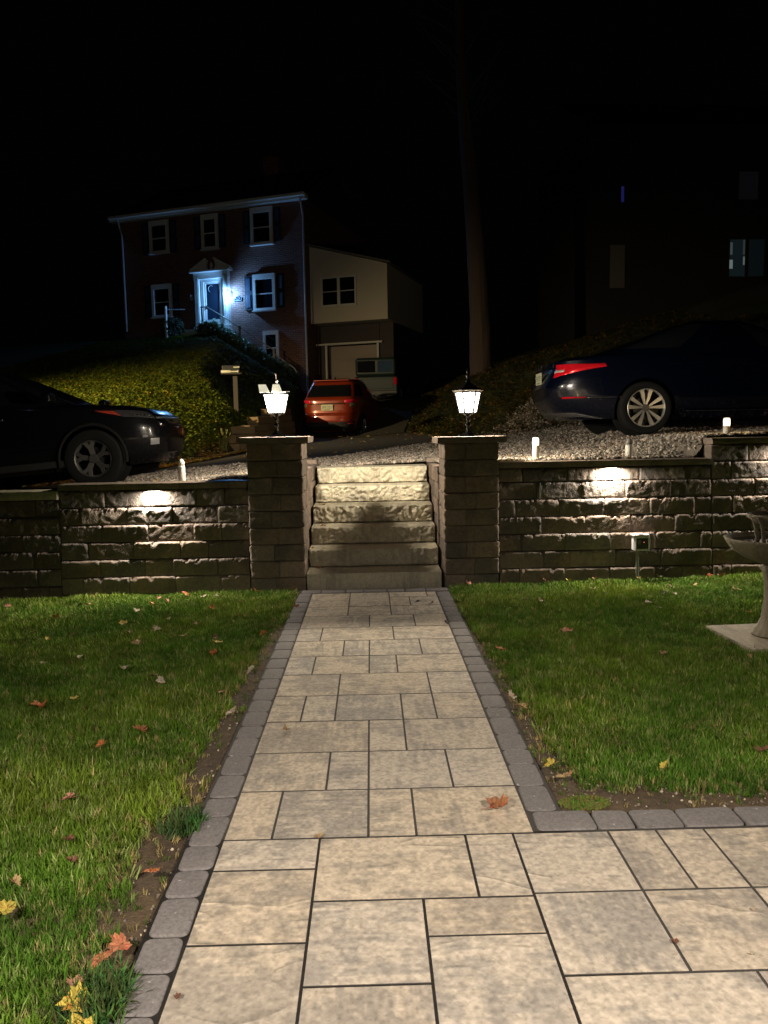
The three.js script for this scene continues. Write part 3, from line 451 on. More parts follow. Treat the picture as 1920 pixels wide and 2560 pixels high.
{ // black crossover, nose to the right
  const paint = new THREE.MeshPhysicalMaterial({ color: rgb(0.004, 0.004, 0.005), roughness: 0.25, specularIntensity: 0.3, clearcoat: 0.8, clearcoatRoughness: 0.05 });
  const t = thing('crossover', 'black crossover parked nose to the right behind the left wall', 'car', [-4.78, 0.83, -10.6]); t.rotation.z = 0.085;
  const rows = [[0.24, 2.02, -2.1, 0.80, 5], [0.36, 2.16, -2.28, 0.88, 4.6], [0.55, 2.2, -2.32, 0.915, 4.6], [0.72, 2.185, -2.33, 0.925, 4.8], [0.84, 2.12, -2.33, 0.925, 5], [0.94, 1.98, -2.32, 0.915, 5], [1.0, 1.78, -2.3, 0.9, 5.4], [1.04, 1.46, -2.3, 0.885, 6], [1.08, 1.06, -2.3, 0.87, 6], [1.32, 0.62, -2.16, 0.80, 6], [1.55, 0.18, -2.0, 0.7, 6], [1.63, -0.02, -1.86, 0.64, 6]];
  carBody(t, rows, 1.08, 1.63, paint, [[1.33, 0.92], [-1.33, 0.92]], 0.367, [[48, 88, 'side_window'], [92, 130, 'side_window'], [143, 217, 'rear_window'], [230, 268, 'side_window'], [272, 312, 'side_window']], [1.12, 1.56]);
  part('windscreen', shellGrid(rows, range(1.11, 1.55, 8), range(deg(-38), deg(38), 20), 0.004), M.darkGlass, t);
  for (const s of [1, -1]) { wheel(t, 1.33, s * 0.83, 0.367, 0.235, s, forkWheel); wheel(t, -1.33, s * 0.83, 0.367, 0.235, s, forkWheel); }
  const arch = new THREE.TorusGeometry(0.425, 0.022, 8, 40, PI * 1.12).rotateZ(-0.06 * PI); for (const ax of [1.33, -1.33]) part('arch_trim', arch.clone().translate(ax, 0.367, 0.915), M.rubber, t);
  for (const s of [1, -1]) {
    const q = (a, b) => s > 0 ? [a, b] : [-b, -a];
    part('headlight', patch(rows, ...q(20, 50), 0.80, 0.90, 0.006, s > 0 ? 0.05 : -0.05, 0), new THREE.MeshPhysicalMaterial({ color: rgb(0.03, 0.03, 0.032), roughness: 0.3, specularIntensity: 0.15 }), t);
    for (let k = 0; k < 7; k++) { const p = shellPoint(rows, s * deg(25 + k * 2.8), 0.83 + k * 0.008, 0.008); part('headlight_reflector', rbox(0.03, 0.016, 0.014, 0.006, ...p), M.chrome, t); }
    part('indicator', patch(rows, ...q(50, 60), 0.865, 0.935, 0.007, s > 0 ? 0.05 : -0.05, s > 0 ? 0.7 : 0), std({ color: rgb(0.3, 0.035, 0.02), roughness: 0.3 }), t);
    part('fog_lamp', patch(rows, ...q(24, 34), 0.47, 0.55, 0.006), mat(0.2, 0.2, 0.2, 0.3), t);
    part('side_vent', patch(rows, ...q(36, 41), 0.57, 0.60, 0.006), mat(0.12, 0.12, 0.12, 0.4), t);
    part('mirror', rbox(0.12, 0.13, 0.2, 0.04, 0.92, 1.16, s * 1.0), paint, t);
    part('door_handle', rbox(0.2, 0.03, 0.03, 0.012, 0.2, 0.96, s * 0.925), M.chrome, t); part('door_handle', rbox(0.2, 0.03, 0.03, 0.012, -0.8, 0.98, s * 0.925), M.chrome, t);
  }
  part('grille_bar', patch(rows, -18, 18, 0.80, 0.825, 0.012), mat(0.25, 0.25, 0.25, 0.4, { metalness: 0.8 }), t); part('grille_side', patch(rows, 12, 19, 0.70, 0.79, 0.010), M.chrome, t);
  part('sill_trim', rbox(2.1, 0.09, 0.05, 0.015, 0.0, 0.34, 0.895), mat(0.02, 0.02, 0.02, 0.6), t);
}
{ // dark blue saloon, tail to the left
  const paint = new THREE.MeshPhysicalMaterial({ color: rgb(0.0015, 0.003, 0.010), roughness: 0.22, clearcoat: 1, clearcoatRoughness: 0.05, metalness: 0.2 });
  const t = thing('saloon_car', 'dark blue saloon parked tail to the left behind the right wall', 'car', [4.87, 1.49, -10.53]);
  const rows = [[0.2, 2.1, -2.3, 0.82, 5], [0.3, 2.26, -2.46, 0.89, 4.4], [0.45, 2.33, -2.56, 0.925, 4.4], [0.62, 2.33, -2.6, 0.93, 4.6], [0.72, 2.26, -2.55, 0.93, 5], [0.84, 2.0, -2.5, 0.925, 5], [0.94, 1.5, -2.5, 0.91, 5], [0.985, 1.2, -2.35, 0.89, 5.5], [1.02, 1.0, -2.0, 0.87, 6], [1.22, 0.55, -1.42, 0.79, 6], [1.38, 0.1, -0.95, 0.68, 6], [1.43, -0.1, -0.75, 0.62, 6]];
  carBody(t, rows, 1.02, 1.43, paint, [[1.415, 0.925], [-1.415, 0.925]], 0.33, [[48, 88, 'side_window'], [92, 132, 'side_window'], [143, 217, 'rear_window'], [228, 268, 'side_window'], [272, 312, 'side_window']], [1.05, 1.38]);
  part('windscreen', shellGrid(rows, range(1.04, 1.37, 8), range(deg(-38), deg(38), 20), 0.004), M.darkGlass, t);
  for (const s of [1, -1]) { wheel(t, 1.415, s * 0.835, 0.33, 0.24, s, twinWheel); wheel(t, -1.415, s * 0.835, 0.33, 0.24, s, twinWheel); }
  for (const s of [1, -1]) {
    const q = (a, b) => s > 0 ? [b, a] : [a - 0 + 2 * (180 - a), 360 - b].map((v, i) => [360 - b, 360 - a][1 - i]);
    part('tail_light', patch(rows, s > 0 ? 163 : 197, s > 0 ? 117 : 243, 0.73, 0.905, 0.012, 0.055, 0.8, 20), redLens, t);
    part('reversing_light', patch(rows, s > 0 ? 164 : 196, s > 0 ? 150 : 210, 0.795, 0.835, 0.02, 0.006), clearLens, t);
    part('reflector', patch(rows, s > 0 ? 150 : 210, s > 0 ? 131 : 229, 0.465, 0.49, 0.012, 0, 0.5), redLens, t);
    part('trim_strip', patch(rows, s > 0 ? 130 : 230, s > 0 ? 112 : 248, 0.468, 0.482, 0.01), M.chrome, t);
    part('mirror', rbox(0.16, 0.12, 0.2, 0.04, 0.75, 1.08, s * 1.0), paint, t);
    part('door_handle', rbox(0.2, 0.03, 0.03, 0.012, -0.1, 0.86, s * 0.925), paint, t); part('door_handle', rbox(0.2, 0.03, 0.03, 0.012, -1.05, 0.88, s * 0.92), paint, t);
    part('sill_strip', rbox(1.9, 0.018, 0.02, 0.006, 0.05, 0.29, s * 0.905), M.chrome, t);
  }
  part('bumper_lip', [patch(rows, 215, 145, 0.235, 0.29, 0.012, 0, 0, 24), patch(rows, 145, 128, 0.235, 0.285, 0.014, -0.05, 0.6)], mat(0.25, 0.25, 0.26, 0.25, { metalness: 0.8 }), t);
  plate(t, -2.565, 0.76, 0, -1, 0.32, 0.16, 9);
  part('badge', [rbox(0.01, 0.07, 0.09, 0.003, -2.525, 0.915, 0), rbox(0.012, 0.014, 0.6, 0.004, -2.575, 0.88, 0)], M.chrome, t);
}
{ // orange-red crossover on the drive, tail towards the camera
  const paint = new THREE.MeshPhysicalMaterial({ color: rgb(0.27, 0.032, 0.009), roughness: 0.3, clearcoat: 1, clearcoatRoughness: 0.08, metalness: 0.15 });
  const yaw = deg(78), L = 2.2, rx = -1.2, rz = -21.7, cx = rx + Math.cos(yaw) * L, cz = rz - Math.sin(yaw) * L;
  const t = thing('crossover', 'orange-red crossover on the drive seen from behind between the lanterns', 'car', [cx, land(rx, rz) - 0.02, cz], yaw); t.rotation.order = 'YXZ'; t.rotation.z = 0.05; t.scale.setScalar(1.07);
  const rows = [[0.24, 2.0, -1.95, 0.70, 5], [0.38, 2.1, -2.1, 0.76, 4.6], [0.52, 2.12, -2.14, 0.79, 4.6], [0.66, 2.12, -2.12, 0.80, 4.6], [0.74, 2.1, -2.02, 0.80, 4.8], [0.86, 2.0, -2.0, 0.80, 5], [1.0, 1.7, -1.98, 0.785, 5], [1.06, 1.3, -1.97, 0.77, 5.5], [1.1, 0.95, -1.95, 0.755, 5.5], [1.3, 0.55, -1.72, 0.70, 5.5], [1.52, 0.1, -1.46, 0.62, 5], [1.6, -0.1, -1.3, 0.56, 5]];
  carBody(t, rows, 1.1, 1.6, paint, [[1.3, 0.79], [-1.25, 0.79]], 0.345, [[48, 88, 'side_window'], [92, 130, 'side_window'], [143, 217, 'rear_window'], [230, 268, 'side_window'], [272, 312, 'side_window']], [1.13, 1.48]);
  for (const s of [1, -1]) {
    wheel(t, 1.3, s * 0.72, 0.345, 0.22, s, twinWheel); wheel(t, -1.25, s * 0.72, 0.345, 0.22, s, twinWheel);
    const A = s > 0 ? [165, 120] : [195, 240];
    part('tail_light', patch(rows, ...A, 0.985, 1.07, 0.016, 0.015, 0.2, 18), std({ color: rgb(0.75, 0.02, 0.06), roughness: 0.25 }), t);
    part('reversing_light', patch(rows, s > 0 ? 152 : 208, s > 0 ? 132 : 228, 0.88, 0.99, 0.012, 0.01, 0.2), std({ color: rgb(0.35, 0.3, 0.2), roughness: 0.15, metalness: 0.6 }), t);
    part('reflector', patch(rows, s > 0 ? 155 : 205, s > 0 ? 138 : 222, 0.43, 0.465, 0.014), std({ color: rgb(0.9, 0.05, 0.05), roughness: 0.25, emissive: rgb(0, 0, 0) }), t);
  }
  part('plate_recess', patch(rows, 193, 167, 0.80, 0.95, 0.006), mat(0.3, 0.05, 0.015, 0.5), t);
  part('tailgate_bar', patch(rows, 197, 163, 0.955, 0.99, 0.02), mat(0.04, 0.02, 0.015, 0.4), t);
  part('tailgate_crease', patch(rows, 215, 145, 0.70, 0.725, 0.022, 0, 0, 24), paint, t);
  part('lower_bumper', patch(rows, 228, 132, 0.26, 0.50, 0.012, 0, 0, 24), mat(0.02, 0.02, 0.02, 0.6), t);
  part('bumper_strip', patch(rows, 205, 155, 0.40, 0.415, 0.02, 0, 0, 24), mat(0.12, 0.12, 0.12, 0.4), t);
  part('exhaust', bar([-2.02, 0.28, 0.42], [-1.8, 0.28, 0.42], 0.035, 12), mat(0.05, 0.05, 0.05, 0.6), t);
  part('roof_spoiler', rbox(0.2, 0.03, 1.0, 0.012, -1.42, 1.585, 0), paint, t);
  part('roof_aerial', [rbox(0.16, 0.05, 0.03, 0.012, -1.1, 1.65, 0)], M.black, t);
  plate(t, -2.045, 0.875, 0, -1, 0.32, 0.155, 3);
}
{ // dark green pickup with a canopy, further up the drive
  const paint = std({ color: rgb(0.014, 0.028, 0.026), roughness: 0.4 }), yaw = deg(82), rx = 0.22, rz = -26.4, cx = rx + Math.cos(yaw) * 2.39, cz = rz - Math.sin(yaw) * 2.39;
  const t = thing('pickup_truck', 'dark green pickup with a rear canopy beyond the orange-red car', 'pickup', [cx, land(rx, rz) + 0.2, cz], yaw); t.rotation.order = 'YXZ'; t.rotation.z = 0.1; t.scale.setScalar(0.92);
  part('body', [rbox(5.1, 0.62, 1.62, 0.08, 0, 0.72, 0, 4), rbox(1.3, 0.25, 1.5, 0.1, 1.8, 1.05, 0, 3)], paint, t);
  part('tailgate', [rbox(0.03, 0.42, 1.28, 0.01, -2.56, 0.78, 0), rbox(0.02, 0.03, 1.2, 0.008, -2.57, 0.93, 0)], paint, t);
  part('canopy', [rbox(2.2, 0.68, 1.52, 0.12, -1.46, 1.36, 0, 4), rbox(1.5, 0.62, 1.46, 0.16, 0.5, 1.34, 0, 4)], paint, t);
  part('rear_window', rbox(0.012, 0.42, 0.66, 0.05, -2.565, 1.38, -0.34), M.darkGlass, t); part('rear_window', rbox(0.012, 0.42, 0.56, 0.05, -2.565, 1.38, 0.36), std({ color: rgb(0.05, 0.09, 0.16), roughness: 0.12, metalness: 0.4 }), t, 'rear pane with a painted bluish reflection');  // right pane coloured blue: a reflection painted into the glass
  part('rear_bumper', rbox(0.16, 0.18, 1.6, 0.04, -2.62, 0.42, 0), mat(0.06, 0.06, 0.06, 0.5), t);
  for (const s of [1, -1]) { part('tail_light', rbox(0.02, 0.26, 0.11, 0.008, -2.565, 0.84, s * 0.72), redLens, t); for (const x of [1.75, -1.6]) wheel(t, x, s * 0.74, 0.37, 0.21, s, twinWheel); }
}
// ------------------------------------------------------------------ the brick house on the hill
{
  const th = thing('brick_house', 'two-storey red brick house with a lit blue-white front door on the hill', 'house', [FA[0], 0, FA[1]], -Math.atan2(FU[1], FU[0]));
  const H = 10.8, L = 8.5, D = 7, base = 3.2;
  const uvm = g => { const p = g.attributes.position, n = g.attributes.normal, u = g.attributes.uv; for (let i = 0; i < p.count; i++) u.setXY(i, Math.abs(n.getX(i)) > 0.5 ? p.getZ(i) : p.getX(i), p.getY(i)); return g; };
  part('wall', uvm(box(L, H - base, D, L / 2, (H + base) / 2, -D / 2)), M.brick, th);
  const e = 0.28, roofG = tris([[[-e, H, 0.35], [L + e, H, 0.35], [L + e, H + 2.2, -D / 2]], [[-e, H, 0.35], [L + e, H + 2.2, -D / 2], [-e, H + 2.2, -D / 2]], [[-e, H, -D - 0.35], [-e, H + 2.2, -D / 2], [L + e, H + 2.2, -D / 2]], [[-e, H, -D - 0.35], [L + e, H + 2.2, -D / 2], [L + e, H, -D - 0.35]], [[L, H, 0], [L, H, -D], [L, H + 2, -D / 2]], [[0, H, 0], [0, H + 2, -D / 2], [0, H, -D]]]);
  const rf = part('roof', roofG, std({ color: rgb(0.03, 0.03, 0.032), roughness: 0.95, side: THREE.DoubleSide }), th); part('chimney', uvm(box(0.7, 1.9, 0.6, 5.4, H + 2.1, -D / 2 - 0.4)), M.brick, rf);
  part('gutter', [rbox(L + 2 * e, 0.13, 0.13, 0.03, L / 2, H - 0.02, 0.36), box(L + 2 * e, 0.16, 0.3, L / 2, H - 0.08, 0.15)], M.trim, th);
  for (const [x, yb] of [[0.14, 6.1], [8.56, 3.2]]) part('downpipe', [bar([x, H - 0.08, 0.32], [x + 0.02, H - 0.75, 0.09], 0.04), bar([x + 0.02, H - 0.75, 0.09], [x + 0.02, yb, 0.09], 0.042)], mat(0.42, 0.42, 0.42, 0.5), th);
  function win(x0, x1, y0, y1, head = 0.2) {
    const w = 0.12, cx = (x0 + x1) / 2, cy = (y0 + y1) / 2, z = 0.05;
    const f = part('window', [box(w, y1 - y0, 0.1, x0 + w / 2, cy, z), box(w, y1 - y0, 0.1, x1 - w / 2, cy, z), box(x1 - x0 - 2 * w, head, 0.1, cx, y1 - head / 2, z), box(x1 - x0 - 2 * w, 0.09, 0.1, cx, y0 + 0.045, z), box(x1 - x0 + 0.06, 0.05, 0.16, cx, y0 - 0.024, z + 0.03)], M.white, th);
    part('pane', box(x1 - x0 - 2 * w, y1 - y0 - head - 0.09, 0.02, cx, (y0 + 0.09 + y1 - head) / 2, 0.02), M.darkGlass, f);
    part('sash_bar', [box(x1 - x0 - 2 * w, 0.045, 0.03, cx, (y0 + y1 - head) / 2 + 0.04, 0.045)], M.white, f); return f;
  }
  win(1.5, 2.43, 9.23, 10.54); win(4.0, 4.77, 9.17, 10.54); win(6.26, 7.23, 9.14, 10.56); win(6.28, 7.27, 6.56, 7.98); win(1.48, 2.45, 6.6, 7.95); win(6.66, 7.36, 4.45, 5.74, 0.16);
  const panelM = mat(0.04, 0.07, 0.12, 0.5);
  function shutter(x0, x1, y0, y1) { const s = part('shutter', box(x1 - x0, y1 - y0, 0.05, (x0 + x1) / 2, (y0 + y1) / 2, 0.03), mat(0.014, 0.022, 0.04, 0.6), th); const h = (y1 - y0) / 2; for (const k of [0.5, 1.5]) part('raised_panel', rbox(x1 - x0 - 0.14, h - 0.16, 0.03, 0.01, (x0 + x1) / 2, y0 + h * k, 0.06), panelM, s); }
  shutter(5.9, 6.22, 6.62, 7.95); shutter(7.33, 7.65, 6.62, 7.95); for (const [a, b] of [[1.15, 1.45], [2.48, 2.78], [3.66, 3.96], [4.81, 5.11], [5.92, 6.22], [7.28, 7.58]]) shutter(a, b, 9.2, 10.5); for (const [a, b] of [[1.12, 1.43], [2.5, 2.8]]) shutter(a, b, 6.62, 7.92);
  // doorway with pilasters and broken pediment
  const ds = part('door_surround', [box(0.22, 2.3, 0.2, 3.75, 7.05, 0.1), box(0.22, 2.3, 0.2, 5.09, 7.05, 0.1), box(0.3, 0.18, 0.26, 3.75, 5.97, 0.13), box(0.3, 0.18, 0.26, 5.09, 5.97, 0.13), box(1.6, 0.26, 0.2, 4.42, 8.1, 0.1), box(0.12, 2.05, 0.12, 3.97, 6.95, 0.06), box(0.12, 2.05, 0.12, 4.87, 6.95, 0.06), box(0.8, 0.14, 0.12, 4.42, 7.92, 0.06), box(1.86, 0.07, 0.32, 4.42, 8.27, 0.16)], M.white, th);
  for (const x of [3.75, 5.09]) for (const d of [-0.06, 0, 0.06]) part('fluting', box(0.022, 2.0, 0.02, x + d, 7.05, 0.205), M.trim, ds);
  const ped = (s) => { const sh = new THREE.Shape(); sh.moveTo(s * 0.92, 0); sh.lineTo(s * 0.14, 0); sh.quadraticCurveTo(s * 0.3, 0.16, s * 0.17, 0.4); sh.lineTo(s * 0.2, 0.44); sh.lineTo(s * 0.92, 0.06); return new THREE.ExtrudeGeometry(sh, { depth: 0.16, bevelEnabled: false, curveSegments: 6 }).translate(4.42, 8.31, 0.02); };
  part('pediment', [ped(1), ped(-1), bar([5.36, 8.36, 0.22], [4.6, 8.77, 0.22], 0.035), bar([3.48, 8.36, 0.22], [4.24, 8.77, 0.22], 0.035), lathe([[0, 0], [0.06, 0.02], [0.03, 0.1], [0.07, 0.2], [0.02, 0.32], [0, 0.36]], 14).translate(4.42, 8.31, 0.1)], M.white, ds);
  const dr = part('front_door', [box(0.08, 1.95, 0.06, 4.07, 6.9, 0.05), box(0.08, 1.95, 0.06, 4.77, 6.9, 0.05), box(0.62, 0.1, 0.06, 4.42, 7.83, 0.05), box(0.62, 0.42, 0.06, 4.42, 6.13, 0.05)], M.white, th);
  part('door_glass', box(0.62, 1.42, 0.02, 4.42, 7.06, 0.03), mat(0.02, 0.035, 0.06, 0.1), dr); part('wreath', new THREE.TorusGeometry(0.13, 0.014, 8, 24, PI * 1.1).rotateZ(0.9).translate(4.35, 7.58, 0.06), mat(0.3, 0.34, 0.36, 0.6), dr); part('kick_panel', box(0.5, 0.2, 0.02, 4.42, 6.12, 0.09), M.trim, dr); part('door_handle', rbox(0.03, 0.16, 0.05, 0.01, 4.14, 6.85, 0.1), M.chrome, dr);
  part('doorstep', [box(1.7, 0.12, 0.9, 4.42, 5.82, 0.45), box(2.0, 2.4, 1.0, 4.42, 4.56, 0.5)], mat(0.4, 0.4, 0.38, 0.8), th);
  // house number board: an arched plaque with two figures, too small to read
  part('number_plaque', [new THREE.TorusGeometry(0.11, 0.022, 8, 20, PI).translate(5.55, 7.08, 0.03), box(0.36, 0.035, 0.03, 5.55, 7.03, 0.02), box(0.03, 0.1, 0.03, 5.385, 7.07, 0.02), box(0.03, 0.12, 0.03, 5.72, 7.09, 0.02), new THREE.TorusGeometry(0.04, 0.014, 6, 14).translate(5.54, 7.1, 0.03), box(0.03, 0.09, 0.03, 5.64, 7.12, 0.02)], mat(0.02, 0.05, 0.07, 0.5), th);
  // wall lamps by the door: the right one lit
  const wl = part('wall_lamp', [box(0.09, 0.2, 0.03, 5.27, 7.3, 0.02), bar([5.27, 7.38, 0.03], [5.27, 7.43, 0.32], 0.012), lathe([[0.075, 0], [0.05, 0.05], [0.01, 0.09], [0, 0.1]], 16).translate(5.27, 7.37, 0.33)], M.black, th, 'lit wall lamp right of the door');
  part('lamp_glass', lathe([[0, -0.18], [0.045, -0.175], [0.068, 0], [0, 0.0]], 18).translate(5.27, 7.365, 0.33), glow(0.5, 0.84, 1, 12), wl);
  pointLamp(th, 5.27, 7.26, 0.33, 0x74b6ff, SP.blue, 0.05);
  part('wall_lamp', [box(0.09, 0.2, 0.03, 3.45, 7.3, 0.02), lathe([[0, -0.18], [0.045, -0.175], [0.068, 0], [0.075, 0.0], [0.05, 0.05], [0.01, 0.09], [0, 0.1]], 16).translate(3.45, 7.36, 0.14)], mat(0.3, 0.33, 0.36, 0.2), th, 'unlit wall lamp left of the door');
  // side wing with a lean-to roof over the garage
  const wz = -0.6, sh = new THREE.Shape(); sh.moveTo(8.5, 6.0); sh.lineTo(11.75, 6.0); sh.lineTo(11.75, 8.1); sh.lineTo(8.5, 9.02);
  part('wing_wall', new THREE.ExtrudeGeometry(sh, { depth: 5, bevelEnabled: false }).translate(0, 0, wz - 5), M.siding, th);
  part('wing_roof', tris([[[8.5, 9.04, wz + 0.2], [11.95, 8.07, wz + 0.2], [11.95, 8.07, wz - 5.2]], [[8.5, 9.04, wz + 0.2], [11.95, 8.07, wz - 5.2], [8.5, 9.04, wz - 5.2]], [[8.5, 9.1, wz + 0.2], [11.95, 8.13, wz - 5.2], [11.95, 8.13, wz + 0.2]], [[8.5, 9.1, wz + 0.2], [8.5, 9.1, wz - 5.2], [11.95, 8.13, wz - 5.2]], [[8.5, 9.1, wz + 0.2], [11.95, 8.13, wz + 0.2], [11.95, 8.07, wz + 0.2]], [[8.5, 9.1, wz + 0.2], [11.95, 8.07, wz + 0.2], [8.5, 9.04, wz + 0.2]]]), mat(0.2, 0.19, 0.17, 0.8), th);
  const ww = part('window', [box(0.07, 1.09, 0.08, 9.02, 7.19, wz + 0.03), box(0.12, 1.09, 0.08, 9.74, 7.19, wz + 0.03), box(0.07, 1.09, 0.08, 10.45, 7.19, wz + 0.03), box(1.5, 0.07, 0.09, 9.735, 7.735, wz + 0.03), box(1.5, 0.07, 0.09, 9.735, 6.645, wz + 0.03)], M.white, th);
  for (const x of [9.37, 10.09]) { part('pane', box(0.62, 0.5, 0.02, x, 7.45, wz + 0.015), M.darkGlass, ww); part('pane', box(0.62, 0.5, 0.02, x, 6.93, wz + 0.015), M.darkGlass, ww); part('sash_bar', box(0.62, 0.03, 0.05, x, 7.19, wz + 0.03), M.white, ww); }
  part('garage_wall', [box(0.35, 2.9, 4.2, 8.69, 4.5, wz - 2.75), box(0.6, 2.9, 4.2, 11.46, 4.5, wz - 2.75), box(2.4, 0.75, 0.3, 9.99, 5.56, wz - 0.75)], mat(0.07, 0.06, 0.06, 0.9), th);
  const gd = part('garage_door', box(2.34, 2.1, 0.05, 10.0, 4.1, wz - 0.95), M.garage, th); for (let k = 0; k < 4; k++) part('panel', rbox(2.26, 0.46, 0.03, 0.01, 10.0, 3.32 + k * 0.51, wz - 0.93), M.garage, gd);
  part('garage_frame', [box(0.08, 2.2, 0.1, 8.9, 4.15, wz - 0.56), box(0.08, 2.2, 0.1, 11.14, 4.15, wz - 0.56), box(2.9, 0.07, 0.16, 9.9, 5.2, wz - 0.52)], M.trim, th);
}
const house = (s, y, o) => [FA[0] + FU[0] * s + FN[0] * o, y, FA[1] + FU[1] * s + FN[1] * o];
{ // handrail down the garden steps
  const P = house(4.75, 0, 1.0), t = thing('handrail', 'thin handrail with posts stepping down the slope from the front door', 'handrail', [P[0], 0, P[2]]);
  const q = (s, y) => { const a = house(s, y, 1.0); return [a[0] - P[0], a[1], a[2] - P[2]]; };
  part('rail', [bar(q(4.45, 6.72), q(4.75, 6.66), 0.022), bar(q(4.75, 6.66), q(6.15, 5.82), 0.022), bar(q(6.15, 5.82), q(7.6, 4.85), 0.022), bar(q(7.6, 4.72), q(8.45, 4.12), 0.025), bar(q(8.45, 4.12), q(8.55, 3.95), 0.025)], mat(0.45, 0.45, 0.45, 0.4), t);
  part('post', bar(q(4.5, 5.7), q(4.45, 6.72), 0.045), mat(0.3, 0.27, 0.24, 0.7), t); part('post', bar(q(6.13, 4.7), q(6.13, 5.86), 0.05), mat(0.3, 0.27, 0.24, 0.7), t); part('post', bar(q(7.6, 3.9), q(7.6, 4.9), 0.05), mat(0.4, 0.38, 0.34, 0.7), t);
  const w = house(2.9, 0, 1.2), f = thing('railing_post', 'white post with a short rail left of the front door', 'post', [w[0], land(w[0], w[2]) - 0.05, w[2]], -0.346); const yb = f.position.y;
  part('post', rbox(0.09, 6.82 - yb, 0.09, 0.015, 0, (6.82 - yb) / 2, 0), M.white, f); part('rail', bar([0, 6.68 - yb, 0], [0.65, 6.70 - yb, -0.4], 0.02), mat(0.35, 0.36, 0.38, 0.5), f);
}
// ------------------------------------------------------------------ mailbox and terraced stones at the foot of the hill
{
  const x = -3.08, z = -17.6, y = land(x, z), t = thing('mailbox', 'dark mailbox on a post with a white rolled paper, at the hill foot', 'mailbox', [x, y, z]); const h = 2.9 - y;
  part('post', box(0.1, h + 0.1, 0.1, 0.05, h / 2 - 0.05, 0), mat(0.075, 0.065, 0.05, 0.85), t);
  part('mail_box', [rbox(0.40, 0.16, 0.2, 0.02, -0.04, h + 0.17, -0.05), new THREE.CylinderGeometry(0.1, 0.1, 0.40, 20, 1, false, 0, PI).rotateZ(PI / 2).rotateX(PI).translate(-0.04, h + 0.23, -0.05)], mat(0.02, 0.02, 0.018, 0.5), t);
  part('paper_roll', lathe([[0, 0], [0.035, 0.005], [0.035, 0.19], [0.018, 0.23], [0.016, 0.36], [0.03, 0.37], [0.03, 0.4], [0, 0.405]], 16).rotateZ(-PI / 2).translate(-0.25, h + 0.1, 0.1), mat(0.8, 0.78, 0.62, 0.7), t);
  part('flag', [box(0.14, 0.03, 0.01, 0.09, h + 0.2, 0.06)], mat(0.55, 0.54, 0.45, 0.6), t);
  part('shelf', box(0.46, 0.03, 0.3, -0.02, h + 0.055, 0), mat(0.05, 0.045, 0.035, 0.8), t);
}
{
  const t = thing('terrace_wall', 'low stepped wall of tan stone blocks beside the drive at the hill foot', 'wall', [-3.0, 0, -16.2]);
  const tan = tint(M.stone, 4, () => { const k = rr(0.8, 1.2); return [0.27 * k, 0.185 * k, 0.095 * k]; });
  const add = (x, y, z, w, h, d, r) => { const m = part('block', rough(w, h, d, 'zx', 0.006, { cell: 0.04 }), pick(tan), t); m.position.set(x + 3.0, y, z + 16.2); m.rotation.y = r + rr(-0.05, 0.05); };
  const path = [[-3.22, -16.1], [-2.92, -16.15], [-2.72, -16.5], [-2.62, -17.1], [-2.52, -17.8], [-2.44, -18.5], [-2.36, -19.2], [-2.28, -19.9], [-2.2, -20.6]];
  for (let i = 0; i < path.length; i++) { const [x, z] = path[i], y0 = land(x + 0.5, z), r = i < 2 ? 0.06 : i === 2 ? 0.7 : 1.35, top = Math.min(2 + Math.floor(i / 2), 5); for (let k = 0; k < top; k++) add(x + 0.02 * rr(-1, 1) - 0.03 * k, y0 + 0.08 + k * 0.165, z, i < 2 ? 0.34 : 0.6, 0.155, 0.26, r); }
}
{ // tuft of long grass before the stones
  const blades = []; for (let i = 0; i < 42; i++) { const a = rand() * 2 * PI, r = rr(0.05, 0.34), h = rr(0.3, 0.62), w = 0.012; const b = [rr(-0.08, 0.08), 0, rr(-0.08, 0.08)], m = [b[0] + r * 0.5 * Math.cos(a), h * 0.75, b[2] + r * 0.5 * Math.sin(a)], e = [b[0] + r * 1.2 * Math.cos(a), h * rr(0.6, 1), b[2] + r * 1.2 * Math.sin(a)], n = [-Math.sin(a) * w, 0, Math.cos(a) * w], s = (p, k) => p.map((v, q) => v + n[q] * k); blades.push([s(b, 1), s(b, -1), s(m, -0.8)], [s(b, 1), s(m, -0.8), s(m, 0.8)], [s(m, 0.8), s(m, -0.8), e]); }
  const x = -2.98, z = -15.6; const t = thing('grass_tuft', 'tuft of long drooping grass in front of the tan stone blocks', 'plant', [x, land(x, z), z]); part('blades', tris(blades), std({ color: rgb(0.16, 0.15, 0.03), roughness: 0.7, side: THREE.DoubleSide }), t);
}
